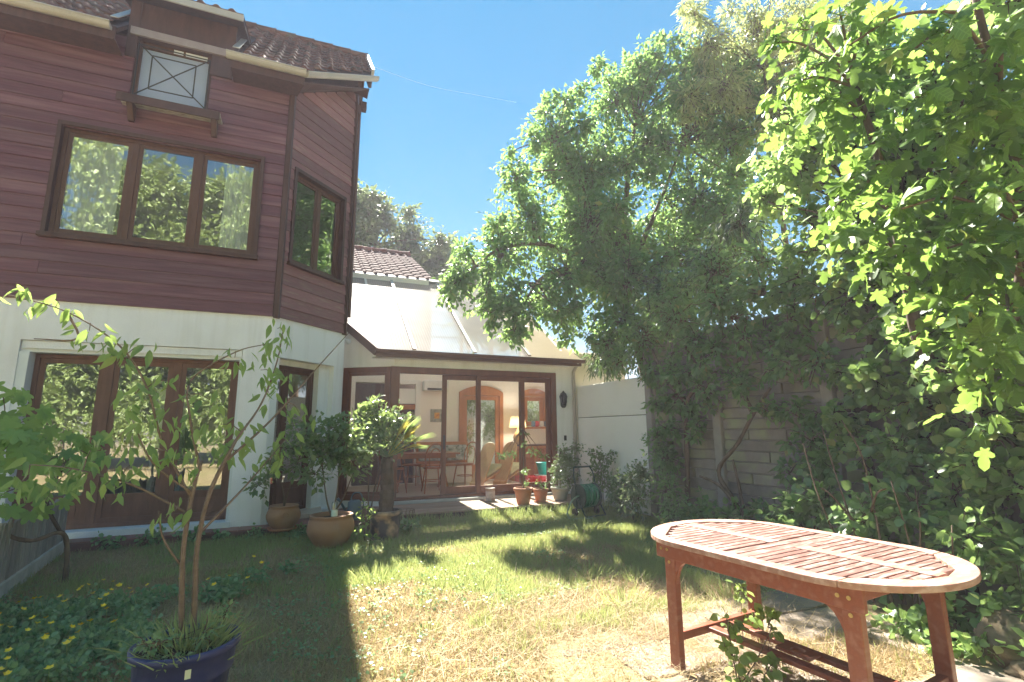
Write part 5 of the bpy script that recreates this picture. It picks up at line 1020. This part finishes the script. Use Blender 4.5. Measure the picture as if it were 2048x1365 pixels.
# ------------------------------------------------------------------ fig tree, big leaves one by one
FIG = [(3.5, 2.31, 4.48), (3.32, 2.16, 3.95), (3.15, 1.77, 3.79), (3.41, 2.17, 3.7), (3.24, 2.35, 3.85), (3.5, 1.79, 4.08), (3.32, 1.51, 3.61), (3.15, 1.26, 3.48), (3.41, 1.27, 3.35), (3.24, 1.06, 3.34), (3.5, 1.28, 3.04), (3.32, 1.41, 3.01), (3.15, 1.49, 3.21), (3.41, 1.83, 3.14), (3.24, 1.96, 2.96), (3.5, 2.26, 2.92), (3.32, 2.0, 2.6), (3.15, 1.63, 2.59), (3.41, 1.5, 2.7), (3.24, 1.22, 2.53), (3.5, 1.46, 2.27), (3.32, 1.53, 1.98), (3.3, 1.3, 1.9), (3.45, 1.47, 1.75), (3.24, 1.51, 2.31), (3.5, 1.3, 2.28), (3.32, 2.5, 4.43), (3.15, 1.8, 4.04)]
fig = thing('fig_tree', 'fig tree with large bright lobed leaves leaning over from the right', 'tree', (4.75, 1.98, 0))
ftr = bez([(4.75, 1.98, 0), (4.62, 2.0, .85), (4.55, 2.12, 1.5), (4.45, 2.3, 1.95), (4.2, 2.2, 2.6), (3.9, 2.1, 3.3), (3.7, 2.1, 4.0)], 6)
MB().tube(ftr, [.07*(1-.7*i/(len(ftr)-1)) for i in range(len(ftr))], 10).build('trunk', m_barkd, fig, True)
f2 = bez([(4.55, 2.12, 1.5), (4.4, 1.7, 2.1), (4.1, 1.45, 2.7), (3.8, 1.35, 3.3), (3.6, 1.3, 3.9)], 6); MB().tube(f2, [.045*(1-.6*i/(len(f2)-1)) for i in range(len(f2))], 8).build('limb', m_barkd, fig, True)
hubsf = ftr[10:]+f2[6:]
def leafmesh(name, tv, tf, mat):
    me = bpy.data.meshes.new(name); me.from_pydata(tv, [], tf); me.materials.append(mat); me.polygons.foreach_set('use_smooth', [True]*len(tf)); me.update(); return me
def bend(t, a, b): return [(x, y, z+a*(y-.4)**2+b*x*abs(x)+.05*math.sin(9*x+5*y)) for x, y, z in t[0]], t[1]
FM = [leafmesh('fig_leaf', *bend(T_, a_, b_), l_fig) for T_, a_, b_ in ((FIGL, .25, .3), (FIGL, -.35, -.5), (FIGO, .3, .4), (FIGO, -.45, .3), (FIGO, -.2, -.7), (FIGL, -.6, .2))]
pet = MB(); nfig = 0
for (x, y, z) in FIG:
    c = Vector((x, y, z)); h = min(hubsf, key=lambda q: (q-c).length+max(0, q.z-c.z)); m_ = h.lerp(c, .55)+Vector((0, 0, .12)); pp = bez([h, m_, c], 4)
    MB().tube(pp, [.014*(1-.55*i/(len(pp)-1)) for i in range(len(pp))], 6).build('branch', m_bark, fig, True)
    d0 = (c-m_).normalized()
    for k in range(10):
        pb = pp[-1-random.choice((0, 0, 1, 1, 2, 3))]; dv = (Vector(tuple(rdir(1)[0]))+d0*.5); dv.z = dv.z*.6+.1; dv.normalize(); pl_ = random.uniform(.06, .15); q = pb+dv*pl_
        pet.tube([pb, pb.lerp(q, .5)+Vector((0, 0, .01)), q], [.004, .0035, .003], 4, False)
        ax = Vector((dv.x, dv.y, dv.z-random.uniform(.4, 1.1))).normalized(); nr = (Vector((0, 0, 1))+Vector(tuple(rdir(1)[0]))*.7).normalized()
        xx = ax.cross(nr).normalized(); zz = xx.cross(ax); sz = random.uniform(.08, .165)
        o = bpy.data.objects.new('leaf', random.choice(FM)); link(o, fig); WO[o.name] = WO[fig.name]
        o.matrix_local = Matrix.Translation(q-ax*.22*sz-WO[fig.name]) @ Matrix(((xx.x, ax.x, zz.x), (xx.y, ax.y, zz.y), (xx.z, ax.z, zz.z))).to_4x4() @ Matrix.Scale(sz, 4); nfig += 1
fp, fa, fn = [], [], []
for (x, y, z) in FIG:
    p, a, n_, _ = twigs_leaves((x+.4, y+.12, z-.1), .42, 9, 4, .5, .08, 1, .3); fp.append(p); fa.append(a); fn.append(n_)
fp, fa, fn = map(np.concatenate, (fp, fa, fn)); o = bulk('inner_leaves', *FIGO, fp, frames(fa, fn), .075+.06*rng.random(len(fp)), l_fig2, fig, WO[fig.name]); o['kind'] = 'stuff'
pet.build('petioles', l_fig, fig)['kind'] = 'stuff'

# ------------------------------------------------------------------ cherry sapling in the blue pot
CH = [(-1.15, 2.75, 1.91), (-1.03, 2.8, 1.91), (-.91, 2.8, 1.8), (-.72, 2.85, 1.73), (-.84, 2.85, 1.75), (-.34, 3, 1.73), (-.2, 3.05, 1.79), (-.15, 3.1, 1.92), (-.62, 2.9, 1.59), (-.72, 2.85, 1.52), (-.64, 2.8, 1.42), (-.48, 2.7, 1.4), (-.45, 3.1, 1.51), (-.38, 3, 1.38), (-.27, 3.1, 1.35), (-.17, 3.2, 1.55), (-.22, 3.1, 1.68), (-.12, 3.25, 1.64), (-.05, 3.2, 1.29), (0, 3.3, 1.44), (-.79, 2.9, 1.31), (-.89, 2.95, 1.26), (-.99, 3, 1.17), (-1.12, 3, 1.16), (-1.01, 2.9, 1.05), (-.55, 2.7, 1.26), (-.45, 2.7, 1.22), (-.72, 2.9, 1.19), (-.78, 2.8, 1.11), (-.44, 3.2, 1.27), (-.31, 3.1, 1.22), (-.14, 3.2, 1.16), (-.51, 2.85, .98)]
ch = thing('cherry_sapling', 'young forked cherry sapling with drooping leaves in navy pot', 'tree', (BPX, BPY, .36))
t1 = bez([(-.44, 2.92, .36), (-.46, 2.9, .62), (-.47, 2.9, .82), (-.46, 2.92, 1.05), (-.44, 2.95, 1.2)], 5); t2 = bez([(-.40, 2.93, .36), (-.41, 2.93, .6), (-.42, 2.94, .8), (-.39, 2.96, 1.05), (-.3, 3.0, 1.3)], 5)
for t_, nm in ((t1, 'trunk'), (t2, 'trunk')): MB().tube(t_, [.0145-.006*i/(len(t_)-1) for i in range(len(t_))], 8).build(nm, m_bark2, ch, True)
limbs = [[(-.46, 2.92, 1.02), (-.6, 2.88, 1.3), (-.68, 2.86, 1.55), (-.8, 2.84, 1.74), (-1.0, 2.8, 1.88), (-1.2, 2.75, 1.93)], [(-.44, 2.95, 1.15), (-.5, 2.92, 1.4), (-.52, 2.95, 1.6), (-.34, 3.0, 1.76), (-.2, 3.05, 1.82)], [(-.3, 3.0, 1.3), (-.2, 3.1, 1.5), (-.14, 3.15, 1.75), (-.12, 3.12, 1.95)], [(-.33, 2.98, 1.2), (-.15, 3.1, 1.4), (.05, 3.2, 1.68), (.25, 3.25, 1.95)], [(-.42, 2.94, .85), (-.25, 3.05, 1.05), (-.1, 3.15, 1.25)], [(-.46, 2.91, .95), (-.7, 2.9, 1.1), (-.95, 2.95, 1.18), (-1.12, 3, 1.2)], [(-.46, 2.91, .7), (-.55, 2.88, .85), (-.58, 2.87, .98)], [(-.46, 2.92, 1.05), (-.62, 2.85, 1.2), (-.72, 2.85, 1.4)], [(-1.0, 2.8, 1.88), (-.95, 2.8, 1.76), (-1.1, 2.8, 1.75)]]
allp = []
for l in limbs:
    pp = bez(l, 5); n = len(pp); allp += pp; MB().tube(pp, [.0068*(1-.65*i/(n-1)) for i in range(n)], 6).build('branch', m_bark2, ch, True)
CV = [(0, 0, 0), (-.12, .15, .03), (-.19, .42, .05), (-.12, .72, .0), (0, 1.05, -.14), (.12, .72, .0), (.19, .42, .05), (.12, .15, .03), (0, .25, -.02), (0, .5, -.03), (0, .75, -.05)]
CFc = [(0, 8, 1), (0, 7, 8), (1, 8, 9, 2), (8, 7, 6, 9), (2, 9, 10, 3), (9, 6, 5, 10), (3, 10, 4), (10, 5, 4)]
CM = leafmesh('cherry_leaf', CV, CFc, l_cherry); nch = 0; tw = MB()
for (x, y, z) in CH:
    c = Vector((x, y, z)); h = min(allp, key=lambda q: (q-c).length); tw.tube([h, h.lerp(c, .5)+Vector((0, 0, .02)), c], [.003, .0025, .0018], 4, False)
    for k in range(9):
        p = h.lerp(c, random.uniform(.1, 1.15))+Vector(tuple(rdir(1)[0]))*.06; ax = (Vector(tuple(rdir(1)[0]))*.75+Vector((0, 0, -.95))).normalized(); nr = Vector(tuple(rdir(1)[0])); xx = ax.cross(nr).normalized(); zz = xx.cross(ax); sz = random.uniform(.05, .095)
        o = bpy.data.objects.new('leaf', CM); link(o, ch); WO[o.name] = WO[ch.name]
        o.matrix_local = Matrix.Translation(p-WO[ch.name]) @ Matrix(((xx.x, ax.x, zz.x), (xx.y, ax.y, zz.y), (xx.z, ax.z, zz.z))).to_4x4() @ Matrix.Scale(sz, 4); nch += 1
ep = []
for (x, y, z) in CH:
    for k in range(3): ep.append(np.array((x, y, z))+rdir(1)[0]*np.array([.09, .09, .06]))
ep = np.array(ep); ea = rdir(len(ep))*.7+np.array([0, 0, -.95]); o = bulk('small_leaves', CV, CFc, ep, frames(ea, rdir(len(ep))), .045+.045*rng.random(len(ep)), l_cherry, ch, WO[ch.name]); o['kind'] = 'stuff'
tw.build('twigs', m_bark2, ch)['kind'] = 'stuff'

# ------------------------------------------------------------------ grapevine on the left fence
GR = [(-2.17, 5.2, 1.62), (-2.13, 5.2, 1.49), (-2.1, 5.4, 1.29), (-2.06, 5.6, 1.37), (-1.98, 5.8, 1.28), (-2.11, 5.4, 1.09), (-1.99, 5.6, 1.07), (-1.92, 5.9, 1.05), (-2.12, 5.4, .9), (-2.03, 5.6, .83), (-1.93, 5.8, .8), (-2.06, 5.0, 1.33), (-2.07, 5.4, 1.45), (-1.9, 6, 1.23), (-2.2, 5.2, 1.3), (-2.2, 5.0, 1.0), (-1.8, 5.9, 1.15)]
gv = thing('grapevine', 'grapevine with broad lobed leaves over the low picket fence', 'vine', (-1.88, 6.05, 0))
vt = bez([(-1.88, 6.05, 0), (-1.9, 6.05, .3), (-1.95, 6.0, .45), (-2.1, 5.85, .42), (-2.25, 5.7, .55), (-2.3, 5.5, .9), (-2.2, 5.4, 1.2)], 6); MB().tube(vt, [.022*(1-.4*i/(len(vt)-1))*(1+.1*math.sin(i*1.7)) for i in range(len(vt))], 8).build('trunk', m_bark, gv, True)
v2 = bez([(-1.95, 6.0, .45), (-2.05, 5.9, .75), (-1.95, 5.85, 1.05)], 5); MB().tube(v2, [.016]*len(v2), 6).build('branch', m_barkd, gv, True)
GM = leafmesh('grape_leaf', *GRAPEL, l_grape); ngr = 0
for (x, y, z) in GR:
    c = Vector((x, y, z)); h = min(vt+v2, key=lambda q: (q-c).length); MB().tube(bez([h, h.lerp(c, .5)+Vector((0, 0, .08)), c], 3), .005, 4).build('branch', m_bark, gv)
    for k in range(7):
        p = c+Vector(tuple(rdir(1)[0]))*.14; ax = (Vector(tuple(rdir(1)[0]))*.6+Vector((.25, -.2, -.7))).normalized(); nr = (Vector((.4, -.5, .6))+Vector(tuple(rdir(1)[0]))*.6).normalized(); xx = ax.cross(nr).normalized(); zz = xx.cross(ax); sz = random.uniform(.11, .18)
        o = bpy.data.objects.new('leaf', GM); link(o, gv); WO[o.name] = WO[gv.name]
        o.matrix_local = Matrix.Translation(p-WO[gv.name]) @ Matrix(((xx.x, ax.x, zz.x), (xx.y, ax.y, zz.y), (xx.z, ax.z, zz.z))).to_4x4() @ Matrix.Scale(sz, 4); ngr += 1

# ------------------------------------------------------------------ garden behind the viewpoint, seen in the window panes
for k, (bx_, by_, hh, rr_s, lab) in enumerate(((-6.8, -7.5, 13, 1.0, 'tall broad garden tree mirrored in the upstairs window panes'), (-2.6, -8.5, 13, 1.0, 'tall round garden tree mirrored beside the broad one'), (-10.8, -6.5, 11.5, .95, 'garden tree mirrored in the patio door panes'), (-4.7, -9.5, 13, 1.0, 'slender garden tree mirrored in the middle upstairs pane'), (3.5, -9, 8, .9, 'lower garden tree standing opposite the conservatory'))):
    bl_ = [(bx_+random.uniform(-2.8, 2.8)*(1-.5*q/34), by_+random.uniform(-1.2, 1.2), hh*(.14+.82*q/34), random.uniform(1.0, 1.6)*rr_s) for q in range(34)]
    tree('garden_tree', lab, (bx_, by_, 0), [(bx_, by_, hh*.3), (bx_+.3, by_, hh*.6), (bx_, by_, hh*.85)], bl_, l_bg, .26, 5, 9, .2, branches=False, droop=.2, shell=.4)
hd = thing('hedge', 'clipped garden hedge mirrored in the lower panes of the patio doors', 'hedge', (-4, -5.5, 0))
foliage(hd, [(-8+k*.8+random.uniform(-.2, .2), -5.5+random.uniform(-.3, .3), random.uniform(.4, 1.7), .7) for k in range(17)], 0, l_bg, .14, 7, 9, .2, branches=False)

# ================================================================== GRASS
def blades(n, x0, x1, y0, y1):
    return np.stack([rng.uniform(x0, x1, n), rng.uniform(y0, y1, n)], 1)
# small broad-leaved weeds all over the lawn
P = np.concatenate([blades(120000, -1.3, 3.6, 1.9, 4.2), blades(90000, -2.3, 4.7, 4.2, 6.0), blades(60000, -2.4, 5.1, 6.0, 7.85)])
vis = np.abs(np.degrees(np.arctan2(P[:, 0], P[:, 1]))-22.9) < 52; P = P[vis]
onstone = (P[:, 0] > 1.0+np.maximum(0, P[:, 1]-1.2)*.25) & (P[:, 0] < 4.1) & (P[:, 1] < 3.25)
onter = (P[:, 1] > 7.54) & (P[:, 0] < 1.45) | (P[:, 1] > 7.78)
keep = ~onter & (~onstone | (vnoise(P[:, 0], P[:, 1], 3.3, 2) > .5)); P = P[keep]
# clumping
dens = .25+.75*vnoise(P[:, 0], P[:, 1], 5.5, 7); P = P[rng.random(len(P)) < dens+.25]
gn = .6*vnoise(P[:, 0], P[:, 1], 1.1, 4)+.4*vnoise(P[:, 0], P[:, 1], 3.7, 8)
edge = np.clip((P[:, 1]-4.3)/1.8, 0, 1)*.38+np.clip((P[:, 0]-2.2)/2, 0, 1)*.12-np.clip((3.9-P[:, 1])/1.5, 0, 1)*.16
edge = edge-np.where(P[:, 0] < .3, .3, 0)  # extra straw on the house-shadow side, partly to lighten the shade by colour
green = rng.random(len(P)) < np.clip((gn+edge-.47)*3.4, .05, .85)
hgt = np.where(green, .035+.055*rng.random(len(P))+.05*np.clip(gn-.5, 0, .5), .025+.05*rng.random(len(P)))
near_edge = (np.abs(P[:, 1]-7.65) < .2) & (P[:, 0] > 1.3); hgt = np.where(near_edge & (rng.random(len(P)) < .5), hgt*2.0, hgt)
pos = np.stack([P[:, 0], P[:, 1], gz(P[:, 0], P[:, 1])-.004], 1)
up_ = rdir(len(P)); up_[:, 2] = np.abs(up_[:, 2]); ax = up_*np.where(green, .55, 1.3)[:, None]+np.array([0, 0, 1.0]); ax[~green, 2] *= .45
BL = ([(-.05, 0, 0), (.05, 0, 0), (.035, .55, .05), (-.035, .55, .05), (0, 1, .22)], [(0, 1, 2, 3), (3, 2, 4)])
fr_ = frames(ax, rdir(len(P)))
fr_[:, :, 0] *= (.0042/hgt*12)[:, None].clip(.5, 2.2)
o = bulk('lawn_grass', *BL, pos, fr_, hgt, None, None, mats=[l_straw, l_grass], midx=green.astype(int)); tag(o, 'patchy lawn of dry straw and green grass blades', 'grass', kind='stuff')
wp = np.concatenate([blades(3200, -2.2, 4.4, 2.2, 7.4)]); wp = wp[(vnoise(wp[:, 0], wp[:, 1], 1.7, 12) > .52) & ~((wp[:, 0] > 1.2) & (wp[:, 1] < 3.2))]
wq = np.repeat(wp, 5, 0)+rng.normal(size=(len(wp)*5, 2))*.03; wpos = np.stack([wq[:, 0], wq[:, 1], gz(wq[:, 0], wq[:, 1])+.012+.03*rng.random(len(wq))], 1); wa = rdir(len(wq)); wa[:, 2] = np.abs(wa[:, 2])*.5
o = bulk('lawn_weeds', *ROUND, wpos, frames(wa, rdir(len(wq))*.4+np.array([0, 0, 1])), .014+.018*rng.random(len(wq)), l_cover); tag(o, 'small broad-leaved weeds scattered through the lawn', 'weeds', kind='stuff')
# loose hay near the paving
n = 8000; hp = np.stack([rng.normal(2.1, .7, n), rng.normal(2.95, .55, n), rng.uniform(.006, .04, n)], 1); hp = hp[(hp[:, 0] > .5) & (hp[:, 1] > 2)]
a_ = rdir(len(hp)); a_[:, 2] *= .18; f_ = frames(a_, rdir(len(hp))*.3+np.array([0, 0, 1])); f_[:, :, 0] *= .16
o = bulk('cut_hay', *BL, hp, f_, rng.uniform(.1, .24, len(hp)), l_straw); tag(o, 'loose cut straw scattered beside the flagstones', 'straw', kind='stuff')
# taller tufts
def tuft(name, label, cx_, cy, n, r, h, mat=l_grass, z=0, cat='grass tuft', grp=None):
    q = rng.normal(size=(n, 2))*r*.5; p = np.stack([cx_+q[:, 0], cy+q[:, 1], np.full(n, z)], 1); d = np.stack([q[:, 0]*1.6/r, q[:, 1]*1.6/r, np.full(n, 1.4)], 1)+rdir(n)*.35
    f_ = frames(d, rdir(n)); f_[:, :, 0] *= .55; o = bulk(name, *BL, p-np.array([cx_, cy, z]), f_, h*rng.uniform(.5, 1.1, n), mat); o.location = (cx_, cy, z); return tag(o, label, cat, grp)
GT = 'tall grass tufts on the lawn'
TL = {0: 'grass tuft on the sunlit lawn', 1: 'grass tuft against the deck edge', 2: 'grass tuft at the fringe of the flagstones'}
for (x, y, n_, r_, h_, g_) in ((.75, 5.0, 160, .2, .16, 0), (1.25, 5.6, 120, .16, .17, 0), (2.0, 5.7, 110, .14, .16, 0), (2.6, 4.3, 170, .18, .15, 0), (2.9, 4.0, 150, .16, .15, 0), (2.4, 3.5, 160, .2, .16, 2), (3.4, 4.6, 140, .2, .17, 0), (1.5, 4.2, 90, .14, .12, 0), (1.7, 7.6, 110, .16, .2, 1), (2.7, 7.65, 110, .16, .2, 1), (3.6, 7.6, 110, .16, .18, 1), (1.1, 6.3, 90, .14, .14, 0), (3.7, 6.2, 130, .2, .17, 0), (3.9, 3.3, 140, .18, .2, 2), (3.3, 3.3, 110, .16, .17, 2), (1.35, 3.1, 70, .1, .12, 2), (.9, 3.6, 60, .1, .09, 0)):
    tuft('grass_tuft', 'tall green '+TL[g_], x, y, n_, r_, h_, z=float(gz(x, y)), grp=GT)['kind'] = 'stuff'
tuft('pot_grass', 'fine pale grass growing round the sapling in the navy pot', BPX+.02, BPY, 420, .16, .15, l_grass, .36, 'grass')
shrub('pot_weed', 'feathery weeds spilling over the rim of the navy pot', 'weed', (BPX, BPY, .36), [[(BPX-.05, BPY-.1, .42)]], [(BPX-.1, BPY-.12, .42, .09), (BPX+.08, BPY-.1, .43, .08), (BPX+.14, BPY+.05, .44, .08), (BPX-.16, BPY-.02, .4, .08), (BPX-.02, BPY-.18, .38, .06)], 0, l_cover, .03, 120, 9, sr=.003)
# buttercups: leafy cover and single flowers
bc = thing('buttercup_patch', 'patch of creeping buttercups with small yellow flowers left of the navy pot', 'buttercups', (-1.3, 4.5, 0))
cov = []
for _ in range(150):
    x, y = random.uniform(-2.0, -.45), random.uniform(3.55, 5.15)
    if math.degrees(math.atan2(x, y)) > -25 and (x < -.9 or vnoise(x, y, 1.5, 9) > .5): cov.append((x, y, .05, .14))
for _ in range(9): cov.append((random.uniform(-.6, .15), random.uniform(4.8, 5.6), .04, .13))
foliage(bc, cov, 0, l_cover, .034, 75, 8, .05, tmpl=ROUND, branches=False, flat=.6, name='leaves')
fm_ = MB()
for k in range(5):
    a = 2*math.pi*k/5; c, s_ = math.cos(a), math.sin(a); tx, ty = -s_, c
    fm_.add([(0, 0, 0), (.009*c+.008*tx, .009*s_+.008*ty, .006), (.018*c, .018*s_, .01), (.009*c-.008*tx, .009*s_-.008*ty, .006)], [(0, 1, 2, 3)])
fm_.tube([(0, 0, -.11), (.004, 0, -.05), (0, 0, 0)], .0018, 4); FMM = fm_.mesh('flower', m_yellow); FMM.materials.append(l_grass)
for p_ in FMM.polygons:
    if p_.center.z < -.004: p_.material_index = 1
for k in range(70):
    x, y, _, _ = random.choice(cov); x += random.uniform(-.12, .12); y += random.uniform(-.12, .12)
    inst('flower', FMM, bc, Vector((x, y, random.uniform(.13, .19)))-WO[bc.name], (random.uniform(-.5, .5), random.uniform(-.5, .5), random.uniform(0, 6)), (random.uniform(.9, 1.3),)*3)
# weeds by terrace edge, plant under table
GW = 'weeds along the terrace edge'
for (x, y, lab) in ((-1.75, 7.5, 'ivy sprigs creeping over the terrace edge below the patio doors'), (-1.0, 7.5, 'leafy weeds under the terrace edge near the house corner'), (-.2, 7.4, 'leafy weeds round the foot of the clay urn'), (.25, 7.2, 'leafy weeds behind the large clay pot'), (1.3, 7.1, 'sunlit weeds beside the glazed pot foot')):
    shrub('edge_weed', lab, 'weed', (x, y, 0), [[(x, y, .06)]], [(x+random.uniform(-.3, .3), y+random.uniform(-.06, .06), random.uniform(.03, .1), .1) for _ in range(6)], 0, l_cover, .05, 60, 7, ROUND, sr=.004, group=GW)
shrub('table_weed', 'bramble shoot growing through the table stretchers', 'weed', (2.2, 2.2, 0), [[(2.18, 2.2, .15), (2.2, 2.25, .32)], [(2.3, 2.15, .15), (2.42, 2.15, .28)]], [(2.17, 2.2, .16, .09), (2.22, 2.25, .3, .06), (2.3, 2.1, .1, .09), (2.45, 2.2, .27, .06), (2.12, 2.1, .07, .08)], 0, l_cherry, .05, 70, 6, ROUND, sr=.004)
shrub('table_weed', 'thin seedling between table legs on the far side', 'weed', (2.62, 2.55, 0), [[(2.62, 2.55, .2), (2.6, 2.5, .38)]], [(2.6, 2.5, .36, .07), (2.66, 2.5, .2, .06)], 0, l_cherry, .045, 70, 5, ROUND, sr=.003)
hz = MB().box(-122, 122, -122, 122, -1.2, 15).build('haze', m_white); hmat = bpy.data.materials.new('haze'); hmat.use_nodes = True; hnt = hmat.node_tree; hnt.nodes.remove(hnt.nodes['Principled BSDF'])
pv = hnt.nodes.new('ShaderNodeVolumePrincipled'); pv.inputs['Density'].default_value = .0038; pv.inputs['Anisotropy'].default_value = 0; pv.inputs['Color'].default_value = (.9, .87, 1, 1)  # haze volume added to lift shadows, standing in for lens veil
hnt.links.new(pv.outputs[0], hnt.nodes['Material Output'].inputs['Volume']); hz.data.materials[0] = hmat; tag(hz, 'thin violet haze added to lift shadows like a lens flare veil', 'haze', kind='stuff')
print('tiles', ntile, 'fig', nfig, 'cherry', nch, 'grape', ngr, 'flags', fl, 'tris', sum(len(o.data.polygons) for o in bpy.data.objects if o.type == 'MESH'))
